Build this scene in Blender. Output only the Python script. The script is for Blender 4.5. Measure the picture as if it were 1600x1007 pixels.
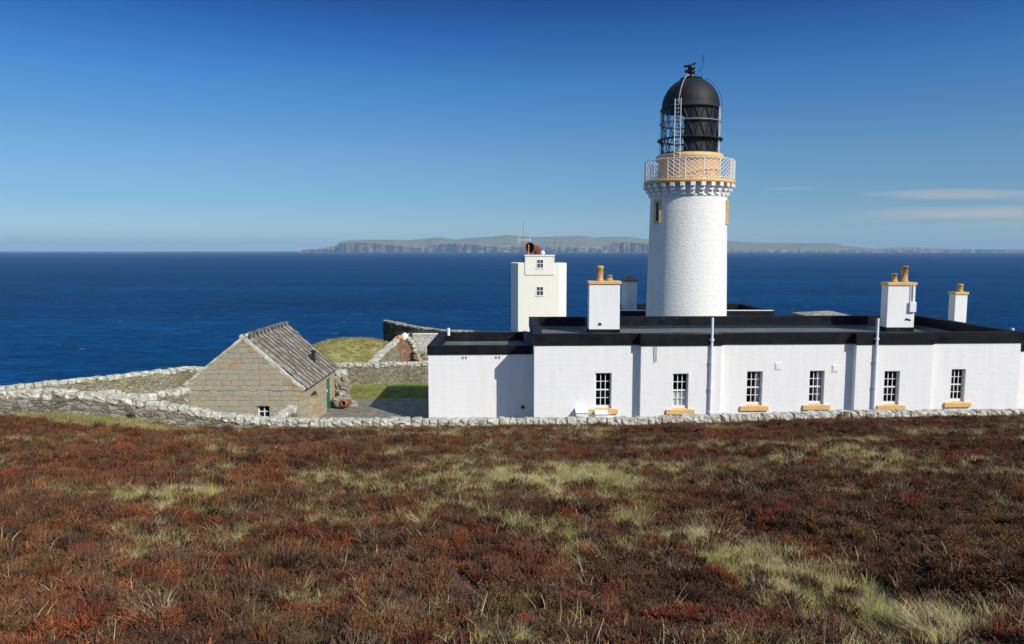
import bpy, bmesh, math, random
import numpy as np
from mathutils import Vector, Matrix, noise as mnoise

random.seed(7)
R = math.radians
for o in list(bpy.data.objects):
    bpy.data.objects.remove(o, do_unlink=True)
scene = bpy.context.scene
COL = scene.collection

# ------------------------------------------------------------------ camera, sky, sun, exposure
EYE = 8.6
FPX = 1138.0
PITCH = math.atan(112.0 / FPX)
cam_d = bpy.data.cameras.new("camera")
cam_d.sensor_width = 36.0
cam_d.lens = 36.0 * FPX / 1600.0
cam_d.clip_start = 0.1
cam_d.clip_end = 200000.0
cam = bpy.data.objects.new("camera", cam_d)
cam.location = (0, 0, EYE)
cam.rotation_euler = (math.pi / 2 - PITCH, 0, 0)
COL.objects.link(cam)
scene.camera = cam

SUN_AZ = 136.0     # clockwise from +Y
SUN_EL = 36.0
SUNV = Vector((math.sin(R(SUN_AZ)) * math.cos(R(SUN_EL)), math.cos(R(SUN_AZ)) * math.cos(R(SUN_EL)), math.sin(R(SUN_EL))))
sd = bpy.data.lights.new("sun", 'SUN')
sd.energy = 2.75
sd.angle = R(0.5)
sd.color = (1.0, 0.955, 0.89)
so = bpy.data.objects.new("sun", sd)
so.rotation_euler = (-SUNV).to_track_quat('-Z', 'Y').to_euler()
so.location = (40, -40, 60)
COL.objects.link(so)

world = bpy.data.worlds.new("World")
scene.world = world
world.use_nodes = True
wt = world.node_tree
wt.nodes.clear()
def wn(t, **k):
    n = wt.nodes.new(t)
    for a, b in k.items():
        setattr(n, a, b)
    return n
sky = wn('ShaderNodeTexSky')
sky.sky_type = 'NISHITA'
sky.sun_disc = False
sky.sun_elevation = R(SUN_EL)
sky.sun_rotation = R(SUN_AZ)
sky.altitude = 100
sky.air_density = 1.0
sky.dust_density = 0.25
sky.ozone_density = 4.0
# sky tint by elevation (degrees): deep polarised blue, then brightened overhead as added fill
tc = wn('ShaderNodeTexCoord')
sep = wn('ShaderNodeSeparateXYZ')
wt.links.new(tc.outputs['Generated'], sep.inputs[0])
elr = wn('ShaderNodeMath', operation='ARCSINE')
wt.links.new(sep.outputs['Z'], elr.inputs[0])
eld = wn('ShaderNodeMath', operation='DIVIDE')
wt.links.new(elr.outputs[0], eld.inputs[0])
eld.inputs[1].default_value = R(60)
tint = wn('ShaderNodeValToRGB')
cr = tint.color_ramp
TINT = [(0.0, (0.4405, 0.5655, 0.7024)), (3.5, (0.3155, 0.4643, 0.625)), (7.2, (0.3155, 0.4702, 0.5952)), (12.3, (0.1786, 0.4226, 0.6548)), (16.0, (0.0774, 0.2798, 0.5655)), (19.5, (0.0214, 0.119, 0.3571)), (24.0, (0.0208, 0.1131, 0.3393)), (36.0, (1.76, 1.72, 1.62))]
while len(cr.elements) > 1:
    cr.elements.remove(cr.elements[0])
for i, (d, c) in enumerate(TINT):
    e = cr.elements[0] if i == 0 else cr.elements.new(d / 60.0)
    e.position = d / 60.0
    e.color = tuple(q / 1.76 for q in c) + (1,)
wt.links.new(eld.outputs[0], tint.inputs[0])
hsv = wn('ShaderNodeMix', data_type='RGBA', blend_type='MULTIPLY')
hsv.inputs['Factor'].default_value = 1.0
wt.links.new(sky.outputs[0], hsv.inputs['A'])
wt.links.new(tint.outputs[0], hsv.inputs['B'])
# thin streaks of high cloud, fixed to compass bearing and height above the horizon
def wm(op, a, b=None):
    n = wn('ShaderNodeMath', operation=op)
    for i, v in enumerate((a, b)):
        if v is None:
            continue
        if isinstance(v, (int, float)):
            n.inputs[i].default_value = v
        else:
            wt.links.new(v, n.inputs[i])
    return n.outputs[0]
az = wm('ARCTAN2', sep.outputs['X'], sep.outputs['Y'])
el = wm('ARCSINE', sep.outputs['Z'])
comb = wn('ShaderNodeCombineXYZ')
wt.links.new(wm('MULTIPLY', az, 9.0), comb.inputs[0])
wt.links.new(wm('MULTIPLY', el, 130.0), comb.inputs[1])
cn = wn('ShaderNodeTexNoise')
cn.inputs['Scale'].default_value = 1.0
cn.inputs['Detail'].default_value = 5.0
cn.inputs['Distortion'].default_value = 0.4
wt.links.new(comb.outputs[0], cn.inputs['Vector'])
def bump1(v, c, w):   # smooth bump round c with half width w
    d = wm('DIVIDE', wm('SUBTRACT', v, c), w)
    return wm('MAXIMUM', wm('SUBTRACT', 1.0, wm('MULTIPLY', d, d)), 0.0)
def streak(a0, aw, e0, ew, tilt):
    e = wm('ADD', el, wm('MULTIPLY', wm('SUBTRACT', az, a0), tilt))
    e = wm('ADD', e, wm('MULTIPLY', wm('SUBTRACT', cn.outputs[0], 0.5), 0.014))
    return wm('MULTIPLY', bump1(az, a0, aw), bump1(e, e0, ew))
def pxang(x, y):
    v = 503.5 - y
    yd = FPX * math.cos(PITCH) + v * math.sin(PITCH)
    z = -FPX * math.sin(PITCH) + v * math.cos(PITCH)
    return math.atan2(x - 800, yd), math.atan2(z, math.hypot(x - 800, yd))
tot = None
for (x, y, hw, hh, tl, k) in [(1530, 334, 250, 13, 0.0, 1.0), (1500, 304, 190, 9, 0.03, 0.9), (1232, 296, 45, 4, 0.0, 0.35),
                              (1190, 371, 20, 4, 0, 0.35), (1660, 350, 260, 22, 0, 0.5)]:
    a0, e0 = pxang(x, y)
    a1, _ = pxang(x + hw, y)
    _, e1 = pxang(x, y - hh)
    s_ = wm('MULTIPLY', streak(a0, abs(a1 - a0), e0, abs(e1 - e0), tl), k)
    tot = s_ if tot is None else wm('MAXIMUM', tot, s_)
cov = wm('MULTIPLY', wm('MULTIPLY', tot, wm('ADD', 0.35, cn.outputs[0])), 0.85)
cmix = wn('ShaderNodeMix', data_type='RGBA')
wt.links.new(cov, cmix.inputs['Factor'])
wt.links.new(hsv.outputs['Result'], cmix.inputs['A'])
cmix.inputs['B'].default_value = (2.0, 2.0, 1.95, 1)
bg = wn('ShaderNodeBackground')
bg.inputs['Strength'].default_value = 0.15
wt.links.new(cmix.outputs['Result'], bg.inputs['Color'])
wo = wn('ShaderNodeOutputWorld')
wt.links.new(bg.outputs[0], wo.inputs['Surface'])

scene.view_settings.view_transform = 'Standard'
scene.view_settings.look = 'None'
scene.view_settings.exposure = 0.75
scene.view_settings.gamma = 1.0
scene.render.engine = 'CYCLES'
scene.cycles.max_bounces = 6
scene.cycles.volume_bounces = 0
scene.cycles.transparent_max_bounces = 12

# ------------------------------------------------------------------ helpers
def P(x, y, Y):
    """point at world depth Y seen along the photo ray x, y"""
    v = 503.5 - y
    yd = FPX * math.cos(PITCH) + v * math.sin(PITCH)
    z = -FPX * math.sin(PITCH) + v * math.cos(PITCH)
    return Vector(((x - 800) * Y / yd, Y, EYE + z * Y / yd))
def zpx(y, Y):
    return P(800, y, Y).z
def project(X, Y, Z):
    c, s = math.cos(PITCH), math.sin(PITCH)
    dz = Z - EYE
    d = Y * c - dz * s
    u = Y * s + dz * c
    return 800 + FPX * X / d, 503.5 - FPX * u / d

def tag(o, label=None, cat=None, group=None, kind=None):
    if label: o["label"] = label
    if cat: o["category"] = cat
    if group: o["group"] = group
    if kind: o["kind"] = kind
    return o
def empty(name, loc, label, cat, group=None):
    o = bpy.data.objects.new(name, None)
    o.location = loc
    o.empty_display_size = 0.3
    COL.objects.link(o)
    return tag(o, label, cat, group)

class MB:
    def __init__(s):
        s.v, s.f, s.sm = [], [], []
    def add(s, vs, fs, smooth=False):
        b = len(s.v)
        s.v += [tuple(p) for p in vs]
        s.f += [tuple(b + i for i in f) for f in fs]
        s.sm += [smooth] * len(fs)
        return s
    def quad(s, *p, smooth=False):
        return s.add(p, [tuple(range(len(p)))], smooth)
    def hexa(s, p):   # 8 points: 4 bottom ccw, 4 top ccw
        return s.add(p, [(3, 2, 1, 0), (4, 5, 6, 7), (0, 1, 5, 4), (1, 2, 6, 5), (2, 3, 7, 6), (3, 0, 4, 7)])
    def box(s, x0, x1, y0, y1, z0, z1, m=None):
        p = [Vector(q) for q in ((x0, y0, z0), (x1, y0, z0), (x1, y1, z0), (x0, y1, z0), (x0, y0, z1), (x1, y0, z1), (x1, y1, z1), (x0, y1, z1))]
        if m is not None:
            p = [m @ q for q in p]
        return s.hexa(p)
    def bevbox(s, x0, x1, y0, y1, z0, z1, b=0.02, m=None):
        bm = bmesh.new()
        bmesh.ops.create_cube(bm, size=1)
        for q in bm.verts:
            q.co = Vector(((x0 + x1) / 2 + q.co.x * (x1 - x0), (y0 + y1) / 2 + q.co.y * (y1 - y0), (z0 + z1) / 2 + q.co.z * (z1 - z0)))
        bmesh.ops.bevel(bm, geom=bm.edges[:], offset=b, segments=2, profile=0.5, affect='EDGES')
        return s.bm(bm, m)
    def bm(s, bm, m=None, smooth=False):
        bm.verts.index_update()
        vs = [(m @ q.co if m is not None else q.co.copy()) for q in bm.verts]
        s.add(vs, [tuple(q.index for q in f.verts) for f in bm.faces], smooth)
        bm.free()
        return s
    def tube(s, a, b, r0, r1=None, n=8, cap=True, smooth=True):
        a, b = Vector(a), Vector(b)
        r1 = r0 if r1 is None else r1
        d = (b - a).normalized()
        t = Vector((0, 0, 1)) if abs(d.z) < 0.9 else Vector((1, 0, 0))
        e1 = d.cross(t).normalized(); e2 = d.cross(e1)
        vs = []
        for c, r in ((a, r0), (b, r1)):
            for i in range(n):
                w = 2 * math.pi * i / n
                vs.append(c + e1 * (r * math.cos(w)) + e2 * (r * math.sin(w)))
        s.add(vs, [(i, (i + 1) % n, n + (i + 1) % n, n + i) for i in range(n)], smooth)
        if cap:
            s.add(vs[:n][::-1], [tuple(range(n))]); s.add(vs[n:], [tuple(range(n))])
        return s
    def path(s, pts, r, n=6):
        for a, b in zip(pts[:-1], pts[1:]):
            s.tube(a, b, r, r, n)
        return s
    def lathe(s, prof, n=48, c=(0, 0, 0), a0=0.0, a1=2 * math.pi, smooth=True, m=None):
        full = abs(a1 - a0 - 2 * math.pi) < 1e-6
        k = n if full else n + 1
        vs = []
        for r, z in prof:
            for i in range(k):
                w = a0 + (a1 - a0) * i / n
                q = Vector((c[0] + r * math.cos(w), c[1] + r * math.sin(w), c[2] + z))
                vs.append(m @ q if m is not None else q)
        fs = []
        for j in range(len(prof) - 1):
            for i in range(n):
                i2 = (i + 1) % k
                fs.append((j * k + i, j * k + i2, (j + 1) * k + i2, (j + 1) * k + i))
        return s.add(vs, fs, smooth)
    def torus(s, r, z, t, n=48, k=8, c=(0, 0, 0)):
        prof = [(r + t * math.cos(2 * math.pi * i / k), z + t * math.sin(2 * math.pi * i / k)) for i in range(k + 1)]
        return s.lathe(prof, n, c)
    def rock(s, c, sx, sy, sz, m3=None, sub=2, rough=0.16, boxy=0.55, smooth=False):
        bm = bmesh.new()
        bmesh.ops.create_cube(bm, size=2.0)
        bmesh.ops.subdivide_edges(bm, edges=bm.edges[:], cuts=sub, use_grid_fill=True)
        off = Vector((random.uniform(-50, 50), random.uniform(-50, 50), random.uniform(-50, 50)))
        for q in bm.verts:
            n = q.co.normalized()
            p = n * (1 - boxy) * 1.25 + q.co * boxy
            p *= 1 + rough * mnoise.noise(p * 1.1 + off) + rough * .5 * mnoise.noise(p * 2.7 + off)
            q.co = Vector((p.x * sx / 2, p.y * sy / 2, p.z * sz / 2))
        m = Matrix.Translation(Vector(c)) @ (m3.to_4x4() if m3 is not None else Matrix())
        return s.bm(bm, m, smooth)
    def build(s, name, mat, parent=None, loc=None):
        me = bpy.data.meshes.new(name)
        me.from_pydata(s.v, [], s.f)
        me.polygons.foreach_set('use_smooth', s.sm)
        me.materials.append(mat)
        me.update()
        bm = bmesh.new(); bm.from_mesh(me)
        bmesh.ops.recalc_face_normals(bm, faces=bm.faces[:])
        bm.to_mesh(me); bm.free()
        o = bpy.data.objects.new(name, me)
        COL.objects.link(o)
        if parent is not None:
            o.parent = parent
            o.matrix_parent_inverse = Matrix.Translation(-parent.location) if parent.type == 'EMPTY' and parent.rotation_euler.z == 0 else Matrix()
        if loc is not None:
            o.location = loc
        return o

def rotz(a, loc=(0, 0, 0)):
    return Matrix.Translation(Vector(loc)) @ Matrix.Rotation(a, 4, 'Z')

# ------------------------------------------------------------------ materials
class NT:
    def __init__(s, name):
        s.m = bpy.data.materials.new(name)
        s.m.use_nodes = True
        s.t = s.m.node_tree
        s.t.nodes.clear()
        s.out = s.n('ShaderNodeOutputMaterial')
        s.b = s.n('ShaderNodeBsdfPrincipled')
        s.t.links.new(s.b.outputs[0], s.out.inputs['Surface'])
    def n(s, t, **k):
        x = s.t.nodes.new(t)
        for a, b in k.items():
            setattr(x, a, b)
        return x
    def set(s, sock, v):
        if isinstance(v, bpy.types.NodeSocket):
            s.t.links.new(v, sock)
        elif isinstance(v, (tuple, list)):
            sock.default_value = tuple(v) + ((1,) if len(v) == 3 and sock.type == 'RGBA' else ())
        else:
            sock.default_value = v
    def P(s, **k):
        for a, b in k.items():
            s.set(s.b.inputs[a.replace('_', ' ')], b)
        return s.m
    def math(s, op, a, b=0.0, c=0.0):
        x = s.n('ShaderNodeMath', operation=op)
        s.set(x.inputs[0], a); s.set(x.inputs[1], b); s.set(x.inputs[2], c)
        return x.outputs[0]
    def obj(s):
        return s.n('ShaderNodeTexCoord').outputs['Object']
    def pos(s):
        return s.n('ShaderNodeNewGeometry').outputs['Position']
    def map(s, v, sc=(1, 1, 1), loc=(0, 0, 0), rot=(0, 0, 0)):
        x = s.n('ShaderNodeMapping')
        s.set(x.inputs['Vector'], v)
        x.inputs['Scale'].default_value = sc; x.inputs['Location'].default_value = loc; x.inputs['Rotation'].default_value = rot
        return x.outputs[0]
    def noise(s, v, scale, detail=4, rough=0.55, dist=0.0, col=False):
        x = s.n('ShaderNodeTexNoise')
        s.set(x.inputs['Vector'], v)
        x.inputs['Scale'].default_value = scale; x.inputs['Detail'].default_value = detail
        x.inputs['Roughness'].default_value = rough; x.inputs['Distortion'].default_value = dist
        return x.outputs['Color' if col else 0]
    def vor(s, v, scale, feat='F1', rnd=1.0):
        x = s.n('ShaderNodeTexVoronoi', feature=feat)
        s.set(x.inputs['Vector'], v)
        x.inputs['Scale'].default_value = scale; x.inputs['Randomness'].default_value = rnd
        return x
    def ramp(s, f, stops, interp='LINEAR'):
        x = s.n('ShaderNodeValToRGB')
        s.set(x.inputs[0], f)
        cr = x.color_ramp
        cr.interpolation = interp
        while len(cr.elements) > 1:
            cr.elements.remove(cr.elements[0])
        for i, (p, c) in enumerate(stops):
            e = cr.elements[0] if i == 0 else cr.elements.new(p)
            e.position = p
            if isinstance(c, (int, float)): c = (c, c, c)
            e.color = tuple(c) + (1,)
        return x.outputs[0]
    def mix(s, f, a, b, mode='MIX'):
        x = s.n('ShaderNodeMix', data_type='RGBA', blend_type=mode)
        s.set(x.inputs['Factor'], f)
        s.set(x.inputs['A'], a); s.set(x.inputs['B'], b)
        return x.outputs['Result']
    def bump(s, h, strength=0.5, dist=0.02, nrm=None):
        x = s.n('ShaderNodeBump')
        s.set(x.inputs['Height'], h)
        x.inputs['Strength'].default_value = strength; x.inputs['Distance'].default_value = dist
        if nrm is not None: s.set(x.inputs['Normal'], nrm)
        return x.outputs[0]
    def xz(s, v):     # (x + y, z) for upright faces square to the axes
        q = s.n('ShaderNodeSeparateXYZ'); s.set(q.inputs[0], v)
        c = s.n('ShaderNodeCombineXYZ')
        s.set(c.inputs[0], s.math('ADD', q.outputs[0], q.outputs[1])); s.set(c.inputs[1], q.outputs[2])
        return c.outputs[0]
    def cyl(s, v, r):
        q = s.n('ShaderNodeSeparateXYZ'); s.set(q.inputs[0], v)
        c = s.n('ShaderNodeCombineXYZ')
        s.set(c.inputs[0], s.math('MULTIPLY', s.math('ARCTAN2', q.outputs[1], q.outputs[0]), r)); s.set(c.inputs[1], q.outputs[2])
        return c.outputs[0]
    def brick(s, v, w, h, mortar=0.012, c1=(0, 0, 0), c2=(1, 1, 1), cm=(0.5, 0.5, 0.5), off=0.5, bias=0.0, smooth=0.3):
        x = s.n('ShaderNodeTexBrick')
        s.set(x.inputs['Vector'], v)
        s.set(x.inputs['Color1'], c1); s.set(x.inputs['Color2'], c2); s.set(x.inputs['Mortar'], cm)
        x.inputs['Scale'].default_value = 1.0; x.inputs['Brick Width'].default_value = w; x.inputs['Row Height'].default_value = h
        x.inputs['Mortar Size'].default_value = mortar; x.inputs['Mortar Smooth'].default_value = smooth; x.inputs['Bias'].default_value = bias
        x.offset = off
        return x

def white_mat(name, base=(0.83, 0.81, 0.765), cyl=None, rough_amt=1.0, bw=0.55, bh=0.26, sub=True):
    k = NT(name)
    o = k.obj()
    v = k.cyl(o, cyl) if cyl else k.xz(o)
    warp = k.noise(o, 2.2, 2, col=True)
    vv = k.mix(0.035, v, warp, 'ADD')
    br = k.brick(vv, bw, bh, 0.02, smooth=0.8)
    n1 = k.noise(k.map(o, (1, 1, 2.6)), 4.5 if not cyl else 6.0, 5, 0.68)
    n2 = k.noise(o, 1.3, 3)
    h = k.math('ADD', k.math('MULTIPLY', br.outputs['Fac'], -0.22), k.math('MULTIPLY', n1, 1.3 if not cyl else 2.2))
    h = k.math('ADD', h, k.math('MULTIPLY', br.outputs['Color'], 0.14))
    nr = k.bump(h, 0.22 * rough_amt, 0.03)
    dirt = k.ramp(k.noise(k.map(o, (2.5, 2.5, 0.35)), 1.6, 5, 0.6), [(0.35, 0.0), (0.62, 0.14), (0.8, 0.38)])
    c = k.mix(dirt, base, (0.62, 0.59, 0.50))
    c = k.mix(k.ramp(n2, [(0.4, 0.0), (0.75, 0.14)]), c, (0.68, 0.70, 0.72))
    spk = k.ramp(k.vor(k.map(o, (1, 1, 2.2)), 1.15).outputs['Distance'], [(0.02, 1.0), (0.045, 0.0)])
    c = k.mix(k.math('MULTIPLY', spk, 0.55), c, (0.35, 0.31, 0.26))
    return k.P(Base_Color=c, Roughness=0.75, Normal=nr, Specular_IOR_Level=0.25)

M = {}
M['white_wall'] = white_mat('white_wall')
M['white_tower'] = white_mat('white_tower', base=(0.82, 0.795, 0.725), cyl=2.5, rough_amt=3.2, bw=0.8, bh=0.34)
M['white_chimney'] = white_mat('white_chimney', bw=0.4, bh=0.2, rough_amt=0.7)
M['cream_wall'] = white_mat('cream_wall', base=(0.85, 0.82, 0.71), rough_amt=0.45)
def plain(name, col, rough=0.5, var=0.12, scale=8, bump=0.15, metal=0.0, spec=0.4):
    k = NT(name)
    o = k.obj()
    n = k.noise(o, scale, 5, 0.6)
    d = tuple(c * (1 - var * 2.2) for c in col)
    e = tuple(min(1, c * (1 + var)) for c in col)
    return k.P(Base_Color=k.ramp(n, [(0.3, d), (0.6, col), (0.8, e)]), Roughness=rough, Normal=k.bump(n, bump, 0.02), Metallic=metal, Specular_IOR_Level=spec)
M['white_paint'] = plain('white_paint', (0.80, 0.80, 0.79), 0.45, 0.05)
M['ochre'] = plain('ochre_paint', (0.74, 0.455, 0.165), 0.55, 0.07, 3)
M['ochre_tile'] = plain('ochre_pot', (0.55, 0.33, 0.10), 0.6, 0.16, 5)
M['black_metal'] = plain('black_metal', (0.012, 0.013, 0.015), 0.42, 0.2, 5, 0.08, spec=0.5)
M['dome_black'] = plain('dome_black', (0.010, 0.0105, 0.011), 0.62, 0.25, 3, 0.08, spec=0.35)
M['dark_panel'] = plain('dark_panel', (0.012, 0.013, 0.014), 0.45, 0.25, 1.2, 0.05, spec=0.35)
M['dark_inside'] = plain('dark_inside', (0.02, 0.019, 0.017), 0.9, 0.1)
M['green_door'] = plain('green_door', (0.02, 0.19, 0.10), 0.5, 0.15, 9)
M['rust'] = plain('rust_red', (0.25, 0.055, 0.022), 0.75, 0.25, 4)
M['terracotta'] = plain('terracotta', (0.36, 0.14, 0.06), 0.8, 0.2, 6)
M['grey_metal'] = plain('grey_metal', (0.30, 0.29, 0.28), 0.5, 0.15, 8)
M['wire'] = plain('wire', (0.22, 0.21, 0.19), 0.6, 0.1)
M['orange'] = plain('orange_plastic', (0.75, 0.30, 0.03), 0.5, 0.15, 9)
M['brown_cap'] = plain('brown_cap', (0.33, 0.21, 0.10), 0.8, 0.2, 5)
M['curtain'] = plain('curtain', (0.62, 0.64, 0.62), 0.9, 0.08, 4)
M['iron'] = plain('stove_iron', (0.018, 0.018, 0.018), 0.6, 0.2, 8)

def m_black_parapet():
    k = NT('black_bitumen'); o = k.obj()
    n = k.noise(o, 1.6, 5, 0.6)
    c = k.ramp(n, [(0.3, (0.006, 0.006, 0.007)), (0.65, (0.013, 0.013, 0.014)), (0.85, (0.03, 0.028, 0.025))])
    w = k.vor(o, 2.3)
    s = k.ramp(w.outputs['Distance'], [(0.035, 1.0), (0.06, 0.0)])
    keep = k.ramp(k.noise(o, 0.6, 2), [(0.52, 0.0), (0.6, 1.0)])
    c = k.mix(k.math('MULTIPLY', s, keep), c, (0.32, 0.31, 0.29))
    return k.P(Base_Color=c, Roughness=k.ramp(n, [(0.3, 0.42), (0.7, 0.7)]), Normal=k.bump(k.noise(o, 7, 4), 0.25, 0.02), Specular_IOR_Level=0.14)
M['black_parapet'] = m_black_parapet()
def m_felt():
    k = NT('roof_felt'); o = k.obj()
    n = k.noise(o, 0.9, 5, 0.6)
    c = k.ramp(n, [(0.3, (0.08, 0.084, 0.074)), (0.55, (0.125, 0.128, 0.113)), (0.8, (0.20, 0.19, 0.155))])
    br = k.brick(k.map(o, (1, 1, 1)), 12.0, 1.1, 0.02)
    c = k.mix(k.math('MULTIPLY', br.outputs['Fac'], 0.5), c, (0.03, 0.03, 0.03))
    return k.P(Base_Color=c, Roughness=0.85, Normal=k.bump(k.noise(o, 30, 3), 0.3, 0.01))
M['roof_felt'] = m_felt()

def m_lichen(name, dark=0.35, base=((0.26, 0.24, 0.17), (0.48, 0.45, 0.35), (0.70, 0.665, 0.545))):
    k = NT(name); o = k.obj()
    n = k.noise(o, 3.2, 6, 0.68)
    c = k.ramp(n, [(0.28, base[0]), (0.48, base[1]), (0.66, base[2])])
    n2 = k.noise(k.map(o, (1, 1, 1), (7, 3, 1)), 11, 4, 0.7)
    c = k.mix(k.ramp(n2, [(0.56, 0.0), (0.66, dark + 0.3)]), c, (0.055, 0.05, 0.04))
    n3 = k.noise(k.map(o, (1, 1, 1), (1, 9, 4)), 2.1, 4, 0.6)
    c = k.mix(k.ramp(n3, [(0.62, 0.0), (0.75, 0.5)]), c, (0.22, 0.15, 0.035))
    return k.P(Base_Color=c, Roughness=0.92, Normal=k.bump(n2, 0.6, 0.04), Specular_IOR_Level=0.15)
M['coping'] = m_lichen('lichen_stone')
M['coping_tan'] = m_lichen('weathered_stone', 0.3, ((0.14, 0.12, 0.085), (0.30, 0.27, 0.20), (0.46, 0.43, 0.34)))

def m_rubble(name, cols, scale=2.6, light=0.0, moss=0.4, flat=(1, 1, 2.0), warp=0.38, mort_c=(0.05, 0.042, 0.03), wl_amt=0.75):
    k = NT(name); o = k.obj()
    w = k.noise(o, 2.6, 4, 0.7, col=True)
    v = k.mix(warp, k.map(o, flat), w, 'ADD')
    f1 = k.vor(v, scale)
    ed = k.vor(v, scale, 'DISTANCE_TO_EDGE')
    q = k.n('ShaderNodeSeparateColor'); k.set(q.inputs[0], f1.outputs['Color'])
    c = k.ramp(q.outputs[0], [(i / (len(cols) - 1), x) for i, x in enumerate(cols)])
    n = k.noise(o, 9, 5, 0.7)
    c = k.mix(0.75, c, k.ramp(n, [(0.25, 0.25), (0.5, 0.8), (0.8, 1.35)]), 'MULTIPLY')
    mort = k.ramp(ed.outputs['Distance'], [(0.01, 1.0), (0.07, 0.0)])
    gap = k.noise(k.map(o, (1, 1, 1), (3, 2, 8)), 1.1, 3)
    c = k.mix(k.math('MULTIPLY', mort, k.ramp(gap, [(0.45, 0.05), (0.72, 0.75)])), c, mort_c)
    wl = k.noise(k.map(o, (1, 1, 1), (13, 2, 8)), 1.7, 5, 0.7)
    c = k.mix(k.ramp(wl, [(0.58, 0.0), (0.70, wl_amt)]), c, (0.52, 0.50, 0.43))
    mo = k.noise(k.map(o, (1, 1, 1), (5, 31, 2)), 0.8, 5, 0.7)
    c = k.mix(k.ramp(mo, [(0.60, 0.0), (0.72, moss)]), c, (0.12, 0.10, 0.03))
    h = k.math('ADD', k.math('MULTIPLY', k.ramp(ed.outputs['Distance'], [(0.0, 0.0), (0.12, 1.0)]), 1.0), k.math('MULTIPLY', n, 0.6))
    return k.P(Base_Color=c, Roughness=0.93, Normal=k.bump(h, 0.8, 0.05), Specular_IOR_Level=0.12)
M['rubble'] = m_rubble('rubble_masonry', [(0.17, 0.15, 0.105), (0.27, 0.245, 0.175), (0.34, 0.315, 0.24), (0.23, 0.21, 0.16)], 2.8)
M['rubble_fine'] = m_rubble('rubble_fine', [(0.24, 0.21, 0.135), (0.35, 0.31, 0.21), (0.30, 0.26, 0.17), (0.41, 0.375, 0.27)], 4.2, wl_amt=0.5)
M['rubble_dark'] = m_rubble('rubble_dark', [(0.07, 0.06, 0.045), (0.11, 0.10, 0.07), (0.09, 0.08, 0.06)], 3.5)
M['rubble_white'] = m_rubble('whitewashed_rubble', [(0.62, 0.60, 0.52), (0.72, 0.70, 0.63), (0.66, 0.63, 0.54)], 4.0, moss=0.15)
M['pink_brick'] = m_rubble('pink_rubble', [(0.34, 0.19, 0.12), (0.40, 0.24, 0.16), (0.30, 0.17, 0.11)], 4.5, moss=0.1)

def m_ashlar(name, stops, w=0.85, h=0.31):
    k = NT(name); o = k.obj()
    wn_ = k.noise(k.map(o, (0.5, 0.5, 0.9)), 1.1, 3, col=True)
    wb = k.noise(o, 7.0, 3, col=True)
    v = k.mix(0.03, k.mix(0.16, k.xz(o), wn_, 'ADD'), wb, 'ADD')
    q2 = k.n('ShaderNodeSeparateXYZ'); k.set(q2.inputs[0], v)
    row = k.math('FLOOR', k.math('DIVIDE', q2.outputs[1], h))
    wr = k.n('ShaderNodeTexWhiteNoise', noise_dimensions='1D'); k.set(wr.inputs['W'], row)
    cx_ = k.n('ShaderNodeCombineXYZ')
    k.set(cx_.inputs[0], k.math('ADD', k.math('MULTIPLY', q2.outputs[0], k.math('ADD', 0.75, k.math('MULTIPLY', wr.outputs['Value'], 0.7))), k.math('MULTIPLY', wr.outputs['Value'], 7.0)))
    k.set(cx_.inputs[1], q2.outputs[1])
    v = cx_.outputs[0]
    br = k.brick(v, w, h, 0.018, cm=(0.0, 0.0, 0.0), smooth=0.4)
    q = k.n('ShaderNodeSeparateColor'); k.set(q.inputs[0], br.outputs['Color'])
    c = k.ramp(q.outputs[0], stops)
    n = k.noise(k.map(o, (1, 1, 1.8)), 5, 6, 0.7)
    c = k.mix(0.8, c, k.ramp(n, [(0.25, 0.55), (0.5, 0.95), (0.8, 1.3)]), 'MULTIPLY')
    c = k.mix(k.math('MULTIPLY', br.outputs['Fac'], 0.45), c, (0.27, 0.25, 0.20))
    wl = k.noise(k.map(o, (1, 1, 2.2), (13, 2, 8)), 1.9, 6, 0.72)
    c = k.mix(k.ramp(wl, [(0.56, 0.0), (0.72, 0.6)]), c, (0.44, 0.42, 0.35))
    hh = k.math('ADD', k.math('MULTIPLY', br.outputs['Fac'], -1.0), k.math('MULTIPLY', n, 0.8))
    return k.P(Base_Color=c, Roughness=0.92, Normal=k.bump(hh, 0.7, 0.04), Specular_IOR_Level=0.12)
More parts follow.
